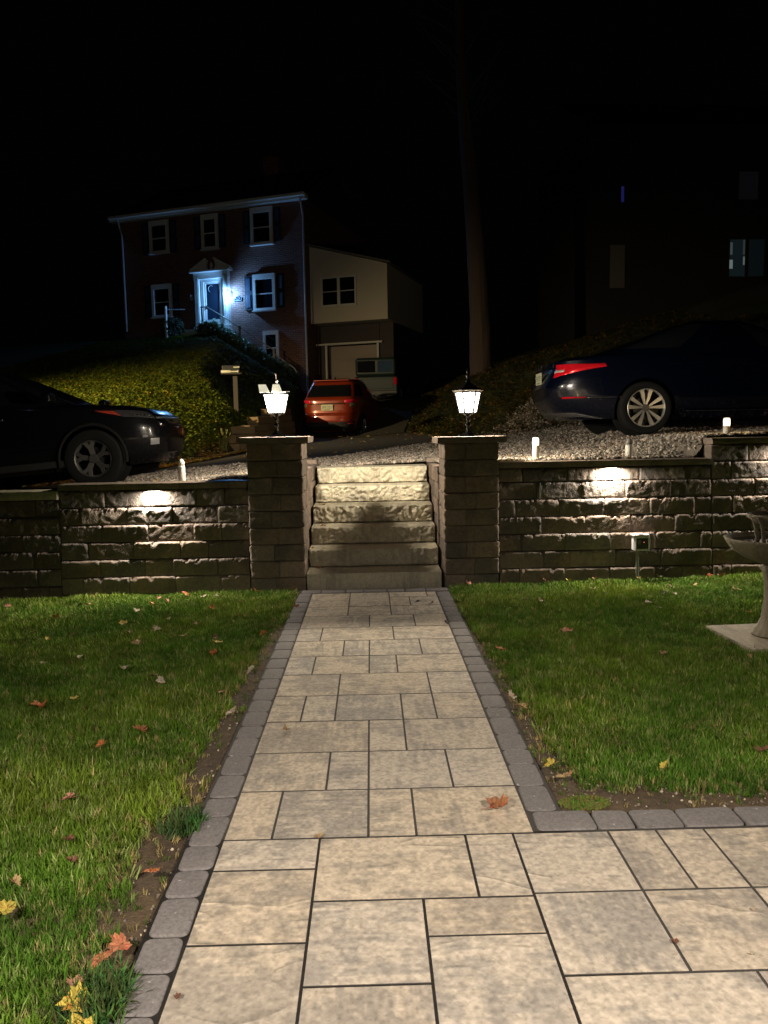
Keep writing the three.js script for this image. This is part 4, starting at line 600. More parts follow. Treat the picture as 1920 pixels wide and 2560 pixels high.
// ------------------------------------------------------------------ things by the right wall
{
  const t = thing('outlet_box', 'grey weatherproof outlet box with clear door on the right wall', 'outlet', [2.685, 0.345, -7.56]);
  part('box', [rbox(0.155, 0.145, 0.07, 0.008, 0, 0.075, -0.01), rbox(0.16, 0.02, 0.1, 0.006, -0.005, 0.156, -0.002), rbox(0.05, 0.025, 0.04, 0.006, -0.01, 0.162, 0.03)], mat(0.50, 0.46, 0.48, 0.45), t);
  part('door_frame', [rbox(0.15, 0.016, 0.02, 0.004, 0.004, 0.138, 0.036), rbox(0.15, 0.02, 0.02, 0.004, 0.004, 0.012, 0.036), rbox(0.016, 0.11, 0.02, 0.004, -0.062, 0.075, 0.036), rbox(0.016, 0.11, 0.02, 0.004, 0.071, 0.075, 0.036)], mat(0.48, 0.45, 0.46, 0.4), t);
  part('door_pane', box(0.116, 0.106, 0.004, 0.0045, 0.075, 0.034), mat(0.035, 0.034, 0.036, 0.12), t);
  part('indicator_light', new THREE.SphereGeometry(0.005, 10, 8).translate(0.022, 0.088, 0.038), glow(1, 0.12, 0.16, 0.9), t);
  part('outlet', rbox(0.03, 0.045, 0.006, 0.002, -0.025, 0.09, 0.038), mat(0.1, 0.1, 0.1, 0.4), t);
  const c = new THREE.CatmullRomCurve3([[-0.03, 0.02, 0], [-0.03, -0.12, 0], [-0.028, -0.24, 0], [-0.01, -0.31, 0.01], [0.025, -0.38, 0.02]].map(p => new THREE.Vector3(...p)));
  part('conduit', new THREE.TubeGeometry(c, 24, 0.016, 10), mat(0.16, 0.155, 0.14, 0.6), t);
}
{
  const cu = g => { const p = g.attributes.position, u = g.attributes.uv; for (let i = 0; i < p.count; i++) u.setXY(i, Math.atan2(p.getZ(i), p.getX(i)) * 0.35, p.getY(i) + Math.hypot(p.getX(i), p.getZ(i)) * 0.7); return g; };
  const y = 0.03, t = thing('birdbath_fountain', 'pale tiered garden fountain on a slab, cut by the right picture edge', 'fountain', [2.86, y, -5.35]), st = std({ map: stepTex, bumpMap: grainBump, bumpScale: 0.012, roughness: 0.8, color: rgb(0.6, 0.57, 0.53) });
  part('slab', rough(0.66, 0.06, 0.66, 'zxXZ', 0.003, { edge: 0.008, round: 0.004, cell: 0.05 }).rotateY(0.06).translate(0, 0.005, 0), std({ map: stepTex, bumpMap: grainBump, bumpScale: 0.004, roughness: 0.85, color: rgb(0.6, 0.57, 0.55) }), t);
  part('pedestal', cu(lathe([[0, 0.035], [0.13, 0.035], [0.135, 0.05], [0.12, 0.065], [0.122, 0.085], [0.1, 0.1], [0.075, 0.16], [0.06, 0.28], [0.058, 0.4], [0.075, 0.5], [0.1, 0.53], [0.06, 0.55], [0, 0.55]], 40)), st, t);
  part('lower_bowl', cu(lathe([[0, 0.545], [0.06, 0.548], [0.1, 0.56], [0.2, 0.6], [0.29, 0.665], [0.33, 0.725], [0.335, 0.74], [0.325, 0.745], [0.31, 0.735], [0.26, 0.68], [0.16, 0.64], [0, 0.63]], 56)), st, t);
  part('water', new THREE.CylinderGeometry(0.3, 0.27, 0.02, 40).translate(0, 0.705, 0), mat(0.01, 0.01, 0.009, 0.05), t);
  part('upper_stem', cu(lathe([[0, 0.64], [0.07, 0.64], [0.05, 0.68], [0.035, 0.75], [0.045, 0.8], [0.03, 0.83], [0, 0.83]], 28)), st, t);
  for (let i = 0; i < 4; i++) { const a = i * PI / 2 + 2.6; part('scroll_support', new THREE.TubeGeometry(new THREE.CatmullRomCurve3([[0.11 * Math.cos(a), 0.66, 0.11 * Math.sin(a)], [0.135 * Math.cos(a), 0.74, 0.135 * Math.sin(a)], [0.15 * Math.cos(a), 0.82, 0.15 * Math.sin(a)], [0.19 * Math.cos(a), 0.9, 0.19 * Math.sin(a)]].map(p => new THREE.Vector3(...p))), 12, 0.014, 8), st, t); }
  part('upper_bowl', cu(lathe([[0, 0.82], [0.05, 0.822], [0.13, 0.85], [0.18, 0.895], [0.186, 0.91], [0.176, 0.914], [0.12, 0.88], [0, 0.87]], 44)), st, t);
  part('spout', cu(lathe([[0, 0.87], [0.03, 0.87], [0.02, 0.93], [0.03, 0.98], [0.01, 1.03], [0, 1.04]], 20)), st, t);
}
single('tarp', sheet(16, 3, (u, v) => [lerp(-1.62, -1.25, u), 1.112 + 0.012 * Math.sin(u * PI) * (0.4 + 0.6 * v) + 0.004 * noise(u * 9, v * 3, 1), lerp(-7.672, -7.80, v)]), std({ color: rgb(0.08, 0.2, 0.6), roughness: 0.4, side: THREE.DoubleSide }), 'strip of blue plastic sheet on the wall cap by the left pillar', 'plastic sheet');
// ------------------------------------------------------------------ far right: dark neighbour house and a bare tree
{
  const t = thing('neighbour_house', 'dark house at the far right with dim glow painted in its windows above the blue car', 'house', [9.2, 2, -32.6], 0.04), dark = mat(0.022, 0.02, 0.019, 0.9), tr = mat(0.3, 0.3, 0.3, 0.7);
  part('wall', box(14, 12, 8, 7, 6, -4), dark, t);
  part('roof', tris([[[-0.3, 12, 0.4], [14.3, 12, 0.4], [14.3, 14.4, -4]], [[-0.3, 12, 0.4], [14.3, 14.4, -4], [-0.3, 14.4, -4]], [[-0.3, 12, -8.4], [-0.3, 14.4, -4], [14.3, 14.4, -4]], [[-0.3, 12, -8.4], [14.3, 14.4, -4], [14.3, 12, -8.4]]]), std({ color: rgb(0.03, 0.03, 0.03), roughness: 0.95, side: THREE.DoubleSide }), t);
  const lit = (r, g, b, k) => std({ color: rgb(0.02, 0.02, 0.02), emissive: rgb(r, g, b), emissiveIntensity: k, roughness: 0.2 });  // dim emission painted into the windows, standing in for reflected lights
  const w = part('glow_window', [box(0.06, 1.55, 0.06, 5.97, 6.62, 0.03), box(0.14, 1.55, 0.06, 6.75, 6.62, 0.03), box(0.06, 1.55, 0.06, 7.6, 6.62, 0.03), box(1.7, 0.06, 0.07, 6.8, 7.42, 0.03), box(1.7, 0.06, 0.07, 6.8, 5.82, 0.03)], dark, t, 'double window with a painted teal glow');
  for (const x of [6.34, 7.16]) part('window_pane', box(0.7, 1.5, 0.02, x, 6.62, 0.02), lit(0.45, 0.85, 1, x < 7 ? 0.009 : 0.004), w);
  for (const [a, b, c, d, k] of [[0.1, 0.5, 6.08, 7.0, 0.05], [0.08, 0.6, 6.62, 7.05, 0.03], [0.16, 0.36, 6.07, 6.36, 0.14], [0.07, 0.34, 6.63, 6.5, 0.1]]) part('curtain_glint', box(a, b, 0.01, c, d, 0.04), lit(0.75, 1, 0.97, k), w);  // self-glowing strips paint the bright reflections on the glass
  part('window', [box(0.62, 1.75, 0.05, 1.22, 6.3, 0.02)], mat(0.14, 0.14, 0.13, 0.7), t, 'pale window frame');
  const b = part('glow_window', box(0.3, 0.8, 0.04, 1.4, 9.2, 0.015), dark, t, 'narrow window with a blue glow'); part('window_pane', box(0.12, 0.62, 0.02, 1.4, 9.2, 0.035), lit(0.12, 0.14, 1, 0.06), b);
  part('glow_window', box(0.8, 1.1, 0.04, 6.75, 9.55, 0.02), lit(0.8, 0.85, 1, 0.0025), t, 'faint upper window');
}
{
  const x = 4.0, z = -27.5, y = land(x, z), t = thing('bare_tree', 'tall bare tree trunk fading into the dark right of centre', 'tree', [x, y - 0.2, z]), bark = std({ color: rgb(0.07, 0.05, 0.042), roughness: 1, bumpMap: grainBump, bumpScale: 0.03 });
  const c = new THREE.CatmullRomCurve3([[0, 0, 0], [-0.1, 3, 0], [-0.35, 6.5, 0.05], [-0.6, 9.5, 0.1], [-0.75, 13.5, 0]].map(p => new THREE.Vector3(...p))), g = new THREE.TubeGeometry(c, 40, 1, 14), p = g.attributes.position;
  for (let i = 0; i < p.count; i++) { const k = Math.floor(i / 15) / 40, q = c.getPointAt(k), r = lerp(0.42, 0.14, k) * (1 + 0.12 * noise(i * 0.7, k * 30, 3)); p.setXYZ(i, q.x + (p.getX(i) - q.x) * r, q.y + (p.getY(i) - q.y) * r, q.z + (p.getZ(i) - q.z) * r); } g.computeVertexNormals();
  part('trunk', g, bark, t);
  const lim = []; for (let i = 0; i < 26; i++) { const k = rr(0.5, 1), q = c.getPointAt(k), a = rand() * 2 * PI, L = rr(1, 2.8) * (1.3 - k * 0.5); let s = [q.x, q.y, q.z]; for (let j = 0; j < 3; j++) { const e = [s[0] + Math.cos(a + j * rr(-0.4, 0.4)) * L / 3, s[1] + L / 3 * rr(0.4, 1), s[2] + Math.sin(a) * L / 3]; lim.push(bar(s, e, 0.05 * (1 - j * 0.28), 6, 0.05 * (0.72 - j * 0.28))); s = e; } }
  part('branches', lim, bark, t).userData.kind = 'stuff';
}
// ------------------------------------------------------------------ grass, leaves, stones
{
  const clump = []; for (let i = 0; i < 13; i++) { const a = rand() * 2 * PI, l = rr(0.006, 0.03), h = rr(0.022, 0.052), w = rr(0.0012, 0.0021), b = [rr(-0.02, 0.02), 0, rr(-0.02, 0.02)], d = [Math.cos(a), Math.sin(a)], n = [-d[1] * w, d[0] * w], P = (k, y, s) => [b[0] + d[0] * l * k + n[0] * s, y, b[2] + d[1] * l * k + n[1] * s]; clump.push([P(0, 0, 1), P(0, 0, -1), P(0.35, h * 0.6, -0.9)], [P(0, 0, 1), P(0.35, h * 0.6, -0.9), P(0.35, h * 0.6, 0.9)], [P(0.35, h * 0.6, 0.9), P(0.35, h * 0.6, -0.9), P(1, h, 0)]); }
  const g = tris(clump), L = [], R = [], pine = new THREE.MeshPhysicalMaterial({ color: 0xffffff, roughness: 0.75, specularIntensity: 0.2, side: THREE.DoubleSide });
  const eL = [[-7.6, 0], [-6.4, 0.01], [-6, 0.08], [-5.2, 0.11], [-4.3, 0.14], [-3.5, 0.165], [-2.85, 0.17], [-2.45, 0.165], [-2.2, 0.1], [-1.95, 0.02], [-1, 0]], eR = [[-7.6, 0], [-6.2, 0.01], [-5.4, 0.06], [-4.9, 0.085], [-4.15, 0.11], [-3.5, 0.15], [-3, 0.18]];
  const edgeL = z => -0.752 - table(eL, z) * 0.8 * (1 + 0.5 * noise(z * 2.3, 1, 4) + 0.35 * noise(z * 7, 3, 4)), edgeR = z => 0.765 + table(eR, z) * 0.7 * (1 + 0.4 * noise(z * 2.2, 5, 4) + 0.35 * noise(z * 7, 9, 4));
  const push = (A, x, z, dry) => { const p = noise(x * 1.1, z * 1.1, 20), q = noise(x * 4, z * 4, 30), k = rr(0.7, 1.35) * (1 + 0.4 * q + 0.3 * p), s = rr(0.65, 1.3) * (1 + 0.4 * p + 0.3 * q) * (dry ? 0.7 : 1); const c = rand() < (dry ? 0.45 : 0.05) ? [0.34, 0.27, 0.11] : rand() < 0.18 ? [0.23, 0.285, 0.085] : [0.102 + 0.045 * p, 0.18, 0.018]; A.push([x, lawnY(x, z) - 0.006, z, rr(-0.3, 0.3) + 0.6 * noise(x * 1.7, z * 1.7, 50), rand() * 6.3, rr(-0.3, 0.3), s * rr(0.8, 1.3), s, s, c[0] * k, c[1] * k, c[2] * k]); };
  for (let i = 0; i < 92000; i++) { const x = -0.75 - 3.9 * rand(), z = -1.2 - 6.45 * rand(); if (x < -0.62 * -z - 0.9 || z < -7.61) continue; const e = edgeL(z), d = e - x; if (d < 0) { if (rand() < 0.05) push(L, x, z, 1); continue; } if (d < 0.08 && rand() < 0.5) continue; push(L, x, z, d < 0.15 && rand() < 0.5); }
  for (let i = 0; i < 82000; i++) { const x = 0.76 + 3.9 * rand(), z = -3.03 - 4.6 * rand(); if (x > 0.62 * -z + 0.9 || z < -7.61) continue; if (Math.hypot(x - 2.86, z + 5.35) < 0.5 && Math.abs(x - 2.86) < 0.34 && Math.abs(z + 5.35) < 0.34) continue; const e = edgeR(z), d = Math.min(x - e, (-3.05 - 0.13 * smooth(1.9, 1.1, x) - 0.06 * noise(x * 3, 1, 8)) - z); if (d < 0) { if (rand() < 0.06) push(R, x, z, 1); continue; } if (d < 0.08 && rand() < 0.5) continue; push(R, x, z, d < 0.12 && rand() < 0.5); }
  // a bigger tuft by the edging at the lower left and tufts near the step
  for (const [cx, cz, r, n] of [[-0.79, -1.98, 0.07, 60], [-0.78, -2.0, 0.05, 30], [-0.79, -2.95, 0.05, 30]]) for (let i = 0; i < n; i++) { const x = cx + r * rr(-1, 1), z = cz + r * 1.3 * rr(-1, 1); L.push([x, -0.01, z, rr(-0.5, 0.5), rand() * 6, rr(-0.5, 0.5), 1.7, 1.5, 1.7, 0.06 * rr(0.6, 1.4), 0.11 * rr(0.6, 1.4), 0.03]); }
  stuff('lawn_grass', g, pine, L, 'short green lawn grass left of the paved walk', 'grass'); stuff('lawn_grass', g, pine, R, 'short green lawn grass right of the paved walk', 'grass');
  // crumbs and pebbles on the bare edge
  const peb = []; for (let i = 0; i < 900; i++) { const s = rand() < 0.6, z = s ? rr(-7.3, -1.4) : rr(-7, -3.0), x = s ? rr(edgeL(z) - 0.1, -0.745) : rr(0.755, edgeR(z) + 0.08), k = rr(0.002, 0.007), c = rand() < 0.15 ? 0.5 : rr(0.08, 0.25); peb.push([x, lawnY(x, z) - 0.003, z, rand(), rand() * 6, rand(), k * 1.4, k, k, c, c * 0.82, c * 0.6]); }
  for (let i = 0; i < 260; i++) { const x = rr(0.8, 2.2), z = rr(-3.3, -3.02), k = rr(0.002, 0.007), c = rand() < 0.2 ? 0.45 : rr(0.08, 0.25); peb.push([x, lawnY(x, z) - 0.003, z, rand(), rand() * 6, rand(), k * 1.4, k, k, c, c * 0.82, c * 0.6]); }
  stuff('soil_crumbs', new THREE.IcosahedronGeometry(1, 0), M.stone, peb, 'crumbs of soil and small pebbles on the bare strips beside the walk', 'soil');
  const moss = []; for (let i = 0; i < 420; i++) { const a = rand() * 6.3, r = Math.sqrt(rand()), x = 0.875 + 0.11 * r * Math.cos(a), z = -3.085 + 0.06 * r * Math.sin(a), k = rr(0.004, 0.009); moss.push([x, lawnY(x, z), z, rand(), rand() * 6, rand(), k, k, k, 0.10 * rr(0.6, 1.2), 0.115 * rr(0.6, 1.2), 0.012]); }
  stuff('moss', new THREE.IcosahedronGeometry(1, 0), M.stone, moss, 'patch of yellow-green moss at the inner corner of the edging', 'moss');
  // gravel
  const gv = []; for (let i = 0; i < 46000; i++) { const x = rr(-4.2, 7.5), zf = zg(x), z = lerp(x > -0.75 && x < 0.8 ? -9.67 : -7.92, zf - 0.1 + rr(-0.3, 0.25), Math.pow(rand(), 1.25)), k = rr(0.009, 0.021), w = rand(), c = w < 0.2 ? rr(0.45, 0.62) : w < 0.75 ? rr(0.2, 0.4) : rr(0.06, 0.14), t = rand() < 0.25 ? 0.75 : 0.9; gv.push([x, land(x, z) + 0.012 + k * 0.25, z, rand() * 3, rand() * 6, rand() * 3, k * 1.3, k * 0.75, k, c, c * t, c * t * 0.84]); }
  for (let i = 0; i < 900; i++) { const x = rr(2.9, 3.5), z = rr(-9.0, -7.95), k = rr(0.009, 0.02), c = rr(0.12, 0.5); gv.push([x, land(x, z) + 0.014 + k * 0.3, z, rand() * 3, rand() * 6, rand() * 3, k * 1.3, k * 0.8, k, c, c * 0.9, c * 0.78]); }
  stuff('gravel_stones', new THREE.DodecahedronGeometry(1, 0), M.stone, gv, 'loose pale gravel between the wall and the drive', 'gravel');
}
{
  // ground cover on the hillside
  const leafC = []; for (let i = 0; i < 9; i++) { const a = rand() * 6.3, r = rr(0.02, 0.12), y = rr(0.02, 0.12), s = rr(0.03, 0.06), tl = rr(-0.6, 0.6), b = rand() * 6.3, q = (u, v) => [r * Math.cos(a) + s * (u * Math.cos(b) - v * Math.sin(b)), y + s * (u * tl + 0.25 * v), r * Math.sin(a) + s * (u * Math.sin(b) + v * Math.cos(b))]; leafC.push([q(-1, 0), q(0, -0.6), q(1, 0)], [q(-1, 0), q(1, 0), q(0, 0.6)]); }
  const g = tris(leafC), A = [];
  for (let i = 0; i < 64000; i++) { const z = -9.6 - 23 * Math.pow(rand(), 1.7), e = xe(z), x = e - 0.15 - (e + 11) * Math.pow(rand(), 1.1); if (x < -0.62 * -z - 2 || z < facadeZ(x) + 0.4) continue; const far = smooth(-15, -24, z), k = rr(0.55, 1.45) * (1 + 0.4 * noise(x * 1.5, z * 1.5, 3)), s = rr(0.6, 1.1) * lerp(1, 0.55, far), dry = rand() < 0.06; A.push([x, land(x, z) - 0.03, z, rr(-0.3, 0.5), rand() * 6.3, rr(-0.3, 0.3), s, s * lerp(1, 0.7, far), s, (dry ? 0.26 : 0.12) * k, (dry ? 0.18 : 0.155) * k, 0.015 * k]); }
  const K = []; for (let i = 0; i < 9000; i++) { const z = rr(-30, -12.6), x = xr(z) + 0.1 + 9 * Math.pow(rand(), 1.6), k = rr(0.4, 1.3), s = rr(0.45, 0.95), dry = rand() < 0.3; K.push([x, land(x, z) - 0.03, z, rr(-0.4, 0.4), rand() * 6.3, rr(-0.4, 0.4), s, s * 0.7, s, (dry ? 0.16 : 0.05) * k, (dry ? 0.1 : 0.06) * k, 0.015 * k]); }
  stuff('bank_groundcover', g, M.leafy, K, 'low weeds and dead leaves on the dark bank behind the blue car', 'ground cover');
  stuff('hillside_groundcover', g, M.leafy, A, 'leafy yellow-green ground cover on the hillside', 'ground cover');
  // shrubs down the slope beside the house, lit by the door lamp
  const B = []; for (let i = 0; i < 2600; i++) { const s = lerp(4.6, 8.2, rand()), o = rr(0.35, 1.5), p = house(s, 0, o), k = rr(0.5, 1.4), sc = rr(1.1, 2.1); B.push([p[0], land(p[0], p[2]) + rr(0, 0.25), p[2], rr(-0.6, 0.9), rand() * 6.3, rr(-0.5, 0.5), sc, sc, sc, 0.16 * k, 0.24 * k, 0.17 * k]); }
  stuff('slope_planting', g, M.leafy, B, 'low leafy planting on the slope below the front door', 'planting');
  for (const [s, o, h, r, label] of [[3.05, 0.9, 0.75, 0.45, 'dark rounded shrub left of the front door']]) {
    const p = house(s, 0, o), t = thing('shrub', label, 'shrub', [p[0], land(p[0], p[2]) - 0.05, p[2]]), lv = [], m = new THREE.Matrix4();
    for (let i = 0; i < 420; i++) { const v = new THREE.Vector3(rr(-1, 1), rr(-1, 1), rr(-1, 1)).normalize().multiplyScalar(Math.cbrt(rr(0.25, 1))), s2 = rr(0.03, 0.07), q = g2 => g2; const c = [v.x * r, h * 0.55 + v.y * h * 0.5, v.z * r], a = rand() * 6, b = rr(-1, 1); lv.push([[c[0] - s2 * Math.cos(a), c[1], c[2] - s2 * Math.sin(a)], [c[0] + s2 * Math.cos(a), c[1] + s2 * b, c[2] + s2 * Math.sin(a)], [c[0] - s2 * 0.6 * Math.sin(a), c[1] + s2, c[2] + s2 * 0.6 * Math.cos(a)]]); }
    part('foliage', tris(lv), std({ color: rgb(0.03, 0.06, 0.035), roughness: 0.8, side: THREE.DoubleSide }), t); part('stem', [bar([0, 0, 0], [0.05, h * 0.6, 0], 0.02), bar([0, 0, 0], [-0.1, h * 0.5, 0.06], 0.018)], mat(0.06, 0.05, 0.04, 0.9), t);
  }
}
// fallen leaves
const maple = (() => { // lobed outline, two halves folded along the midrib
  const o = [[0, -0.1], [0.2, -0.22], [0.36, -0.2], [0.42, -0.3], [0.64, -0.18], [0.62, -0.03], [0.9, 0.12], [0.78, 0.25], [0.86, 0.48], [0.65, 0.46], [0.54, 0.56], [0.4, 0.52], [0.38, 0.84], [0.2, 0.82], [0, 1.08]];
  return (curl, fold, seed, nolobe) => { const t = [], n = o.length, r = rng(seed), w = o.map(() => rr(-1, 1) * 0.06); const pos = (x, y, k) => { const d = Math.hypot(x, y - 0.3); return [x * Math.cos(fold * 0.6), curl * d * d * (0.7 + 0.5 * Math.sin(x * 5 + seed)) + Math.abs(x) * Math.sin(fold) * 0.7 + k, -(y - 0.35)]; };
    const col = [], pt = (x, y, k) => [pos(x, y, k), 0];
    for (const s of [-1, 1]) {
      const P = o.map(([x, y], i) => pos(s * x * (nolobe ? 0.62 : 1) * (0.85 + 0.3 * r()), y * (0.9 + 0.2 * r()), w[i] + 0.05 * (r() - 0.3))), Q = o.map(([x, y], i) => pos(s * x * 0.55 * (nolobe ? 0.62 : 1), 0.3 + (y - 0.3) * 0.55, (r() - 0.5) * 0.13)), C = pos(0, 0.3, 0.015);
      const tri = (p, q, m) => s > 0 ? t.push([p, q, m]) : t.push([q, p, m]);
      for (let i = 0; i < n - 1; i++) { tri(P[i], P[i + 1], Q[i]); tri(P[i + 1], Q[i + 1], Q[i]); tri(Q[i], Q[i + 1], C); }
    }
    const g = mergeGeometries([plain(tris(t)), plain(bar([0, 0.0, 0.45], [0.06 + 0.1 * r(), 0.05, 1.0], 0.02, 5))]), N = g.attributes.position.count, c = new Float32Array(N * 3);
    for (let i = 0; i < N; i += 3) { const k = 0.6 + 0.55 * r(), h = r() < 0.15 ? 0.6 : 1; for (let q = 0; q < 3; q++) c.set([k, k * h * (0.9 + 0.15 * r()), k * h * 0.95], (i + q) * 3); }
    g.setAttribute('color', new THREE.BufferAttribute(c, 3)); return g;
  };
})();
const leafGeo = [maple(0.35, 0.2, 1), maple(0.15, 0.5, 2), maple(0.7, 0.15, 3), maple(0.4, 0.8, 4, true), maple(-0.3, 0.25, 5), maple(0.5, 0.6, 6, true)];
const leafCol = { p: [0.52, 0.27, 0.17], w: [0.55, 0.50, 0.36], o: [0.48, 0.17, 0.05], y: [0.50, 0.42, 0.07], b: [0.20, 0.09, 0.05], d: [0.05, 0.035, 0.025], t: [0.40, 0.29, 0.13], O: [0.48, 0.19, 0.09], Y: [0.6, 0.46, 0.07], M: [0.42, 0.18, 0.075] };
const leafMat = {}; for (const k in leafCol) leafMat[k] = std({ color: rgb(...leafCol[k]), vertexColors: true, roughness: 0.7, side: THREE.DoubleSide, bumpMap: grainBump, bumpScale: 0.002 });
const word = { p: 'pale pinkish', w: 'pale dry', o: 'orange', y: 'yellow', b: 'brown', d: 'dark withered', t: 'tan' };
function leaf(x, y, z, k, size, label, group, o = {}) { const m = single('fallen_leaf', leafGeo[o.g ?? Math.floor(rand() * 6)], leafMat[k], label, 'leaf', group); m.position.set(x, y, z); m.rotation.set(o.rx ?? rr(-0.5, 0.5), o.ry ?? rand() * 6.3, o.rz ?? rr(-0.5, 0.5), 'YXZ'); m.scale.setScalar(size); return m; }
const LL = '-3.49,-7.22,p -2.75,-7.09,d -2.67,-7.09,p -2.06,-7.28,p -2.07,-7.08,o -1.95,-7.12,p -2.13,-6.80,w -1.85,-7.47,o -1.63,-7.27,w -1.50,-7.25,w -1.45,-6.80,o -1.16,-7.46,o -0.80,-7.47,p -0.70,-6.71,o -1.22,-7.00,t -2.75,-6.12,t -2.55,-5.89,y -2.09,-5.35,w -2.30,-5.23,w -2.39,-6.01,t -2.78,-6.64,o -2.12,-6.37,y -1.97,-6.01,b -1.75,-6.07,w -1.75,-6.42,w -1.80,-5.69,t -1.48,-5.83,t -1.22,-5.74,b -1.17,-5.61,y -1.14,-5.33,o -1.47,-6.19,t -1.67,-5.05,w -1.44,-4.86,t -1.36,-4.73,w -1.80,-4.46,y -1.97,-4.36,o -0.86,-5.81,o -0.80,-4.13,w -0.93,-4.49,t -0.82,-4.93,w -1.12,-2.66,b -1.19,-2.81,b -1.26,-2.53,t -0.81,-2.58,o -1.32,-3.15,p -0.86,-2.02,p';
const RL = '1.73,-7.56,p 1.95,-7.5,y 2.23,-7.56,p 2.67,-7.54,y 2.88,-7.52,w 3.37,-7.5,o 3.48,-7.48,p 0.95,-7.54,p 2.82,-7.12,b 2.66,-6.83,d 2.13,-6.85,d 2.07,-7.09,w 2.71,-6.75,w 2.37,-6.45,w 2.40,-6.28,b 1.48,-6.68,w 1.37,-6.73,d 3.04,-7.08,t 3.33,-6.86,t 3.02,-6.00,y 2.70,-6.04,b 1.94,-4.99,t 2.45,-4.85,t 0.88,-5.24,o 0.81,-4.09,t 0.78,-4.26,w 0.83,-3.23,t 0.79,-3.35,y 1.82,-3.44,b';
const spot = (x, z) => { x = Math.abs(x); return (z < -7.2 ? 'at the foot of the wall' : z < -6.5 ? 'a step out from the wall' : z < -5.5 ? 'in the far half' : z < -4 ? 'in the middle' : 'in the near part') + (x < 0.9 ? ' by the walk edge' : x < 1.5 ? ' near the walk' : x < 2.2 ? ' halfway across' : ' far out'); };
const lawnLeaves = [[LL, 'left'], [RL, 'right']].flatMap(([str, side]) => str.split(' ').map(q => { const [x, z, k] = q.split(','); return { x: +x, z: +z, k, place: `${spot(+x, +z)}, ${side} lawn` }; }));
for (const l of lawnLeaves) { // where two of a kind lie close together, say which is farther
  const same = lawnLeaves.filter(o => o.k === l.k && o.place === l.place), two = same.length === 2 ? (l.z <= Math.min(...same.map(o => o.z)) ? ', farther one' : ', nearer one') : '';
  leaf(l.x, lawnY(l.x, l.z) + (l.z < -7 ? 0.056 : 0.05), l.z, l.k, rr(0.032, 0.05), `${word[l.k]} leaf ${l.place}${two}`, `${word[l.k]} leaves ${l.place}`);
}
leaf(-1.25, 0.035, -3.91, 'M', 0.062, 'large orange-brown curled leaf in the left lawn, halfway to the wall', null, { g: 3 }); leaf(-1.38, 0.035, -3.72, 'o', 0.04, 'small round orange leaf left of the large curled one in the lawn', null, { g: 5 });
leaf(1.46, 0.045, -5.68, 'O', 0.058, 'flat orange maple leaf alone in the middle of the right lawn', null, { g: 0, rx: 0.15, rz: 0 }); leaf(1.31, 0.04, -3.32, 'y', 0.036, 'single bright yellow leaf upright in the near right lawn', null, { g: 3, rx: 1.0 });
leaf(0.50, 0.02, -3.02, 'M', 0.074, 'large crumpled brown maple leaf on the paver by the right edging corner', null, { g: 2, rx: 0.12, ry: -1.45, rz: 0.15 });
leaf(-0.795, 0.03, -2.19, 'O', 0.052, 'orange-red lobed leaf on the soil at lower left, the brighter of two', null, { g: 0, ry: 2.4 }); leaf(-0.835, 0.028, -2.14, 'M', 0.045, 'darker orange-brown leaf tucked under the orange-red one at lower left', null, { g: 4, ry: 0.9 });
leaf(-0.835, 0.035, -1.94, 'Y', 0.062, 'large yellow leaf at the lower left corner beside the grass tuft', null, { g: 1, ry: 2.0, rx: 0.25, rz: 0.1 }); leaf(-0.80, 0.03, -1.87, 'Y', 0.052, 'yellow leaf at the bottom edge just below the large yellow one', null, { g: 0, ry: 0.6, rx: 0.2, rz: -0.1 }); leaf(-1.21, 0.045, -2.37, 'y', 0.045, 'yellow-green leaf at the left picture edge in the near lawn', null, { g: 1, ry: -0.6 });
leaf(-0.47, 0.012, -3.92, 't', 0.032, 'curled tan leaf on the left side of the walk', null, { g: 2 }); leaf(-0.57, 0.006, -2.0, 'b', 0.02, 'small red-brown leaf scrap near the left edging at the bottom', null, { g: 5, rx: 0, rz: 0 }); leaf(-0.23, 0.01, -2.83, 't', 0.02, 'tiny curled tan leaf on a joint in the middle of the walk', null, { g: 2 }); leaf(0.895, 0.006, -2.17, 'b', 0.02, 'small red-brown scrap on the joint of the near right pavers', null, { g: 5, rx: 0, rz: 0 });
for (const [x, z, k] of [[0.59, -6.12, 'd'], [0.40, -6.92, 'd'], [0.53, -6.86, 'b']]) leaf(x, 0.012, z, k, 0.035, `${word[k]} leaf on the far pavers near the stairs`, `${word[k]} leaves on the far pavers`);
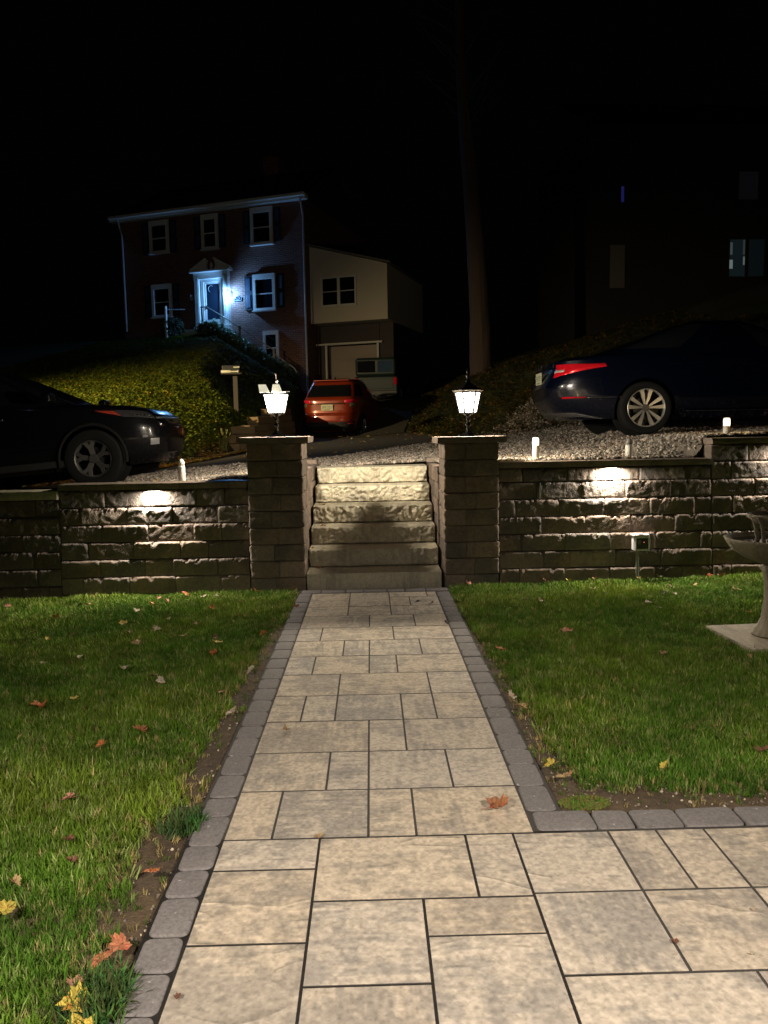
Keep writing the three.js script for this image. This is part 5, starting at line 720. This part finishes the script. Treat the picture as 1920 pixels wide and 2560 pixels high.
for (const [x, z] of [[-0.32, -3.77], [-0.22, -4.98], [1.21, -2.32], [1.10, -2.11], [0.27, -2.96], [-0.02, -4.95]]) leaf(x, 0.006, z, 'w', 0.011, `tiny pale leaf crumb on the pavers ${z < -4.5 ? 'far up the walk' : z < -3.5 ? 'by the curled tan leaf' : x > 1 ? 'of the near right patio' : 'below the maple leaf'}`, `pale crumbs ${Math.round(-z)} metres away`, { rx: 0, rz: 0 });
for (const [x, y, z, k, n] of [[-0.6, 0.58, -8.16, 'o', 'third'], [-0.53, 0.78, -8.5, 't', 'fourth'], [-0.58, 0.385, -7.85, 't', 'second'], [-0.6, 0.19, -7.76, 'b', 'lowest']]) for (let i = 0; i < 2; i++) leaf(x + rr(-0.05, 0.08), y, z - rr(0, 0.1), k, 0.036, `${word[k]} leaf at the left end of the ${n} step from the bottom`, `leaves on the ${n} step`);
{ // litter along the road edge and sparse on the drive
  const A = [], col = [[0.42, 0.2, 0.03], [0.5, 0.33, 0.05], [0.28, 0.12, 0.04], [0.5, 0.42, 0.2]];
  const put = (x, z, s) => { const c = pick(col), k = rr(0.6, 1.2); A.push([x, land(x, z) + 0.025, z, rr(-0.5, 0.5), rand() * 6.3, rr(-0.5, 0.5), s, s, s, c[0] * k, c[1] * k, c[2] * k]); };
  for (let i = 0; i < 2600; i++) { const z = -9.9 - 7 * rand(), x = xe(z) + rr(-0.75, 0.35) * rand(); if (x > -9) put(x, z, rr(0.03, 0.055)); }
  for (let i = 0; i < 120; i++) { const z = rr(-22, -11.2), x = rr(-2.6, 2.2); put(x, z, rr(0.025, 0.05)); } for (let i = 0; i < 200; i++) { const z = rr(-24, -13), x = xr(z) + Math.abs(rr(-1.8, 1.8)) - 0.3; put(x, z, rr(0.02, 0.035)); } for (let i = 0; i < 130; i++) { const x = rr(-3, 5), z = rr(-9.8, -8.1); if (Math.abs(x) > 0.9) put(x, z, 0.028); }
  stuff('leaf_litter', leafGeo[0], M.leafy, A, 'orange and yellow leaf litter along the road edge and drive', 'leaf litter');
}
renderer.render(scene, camera);
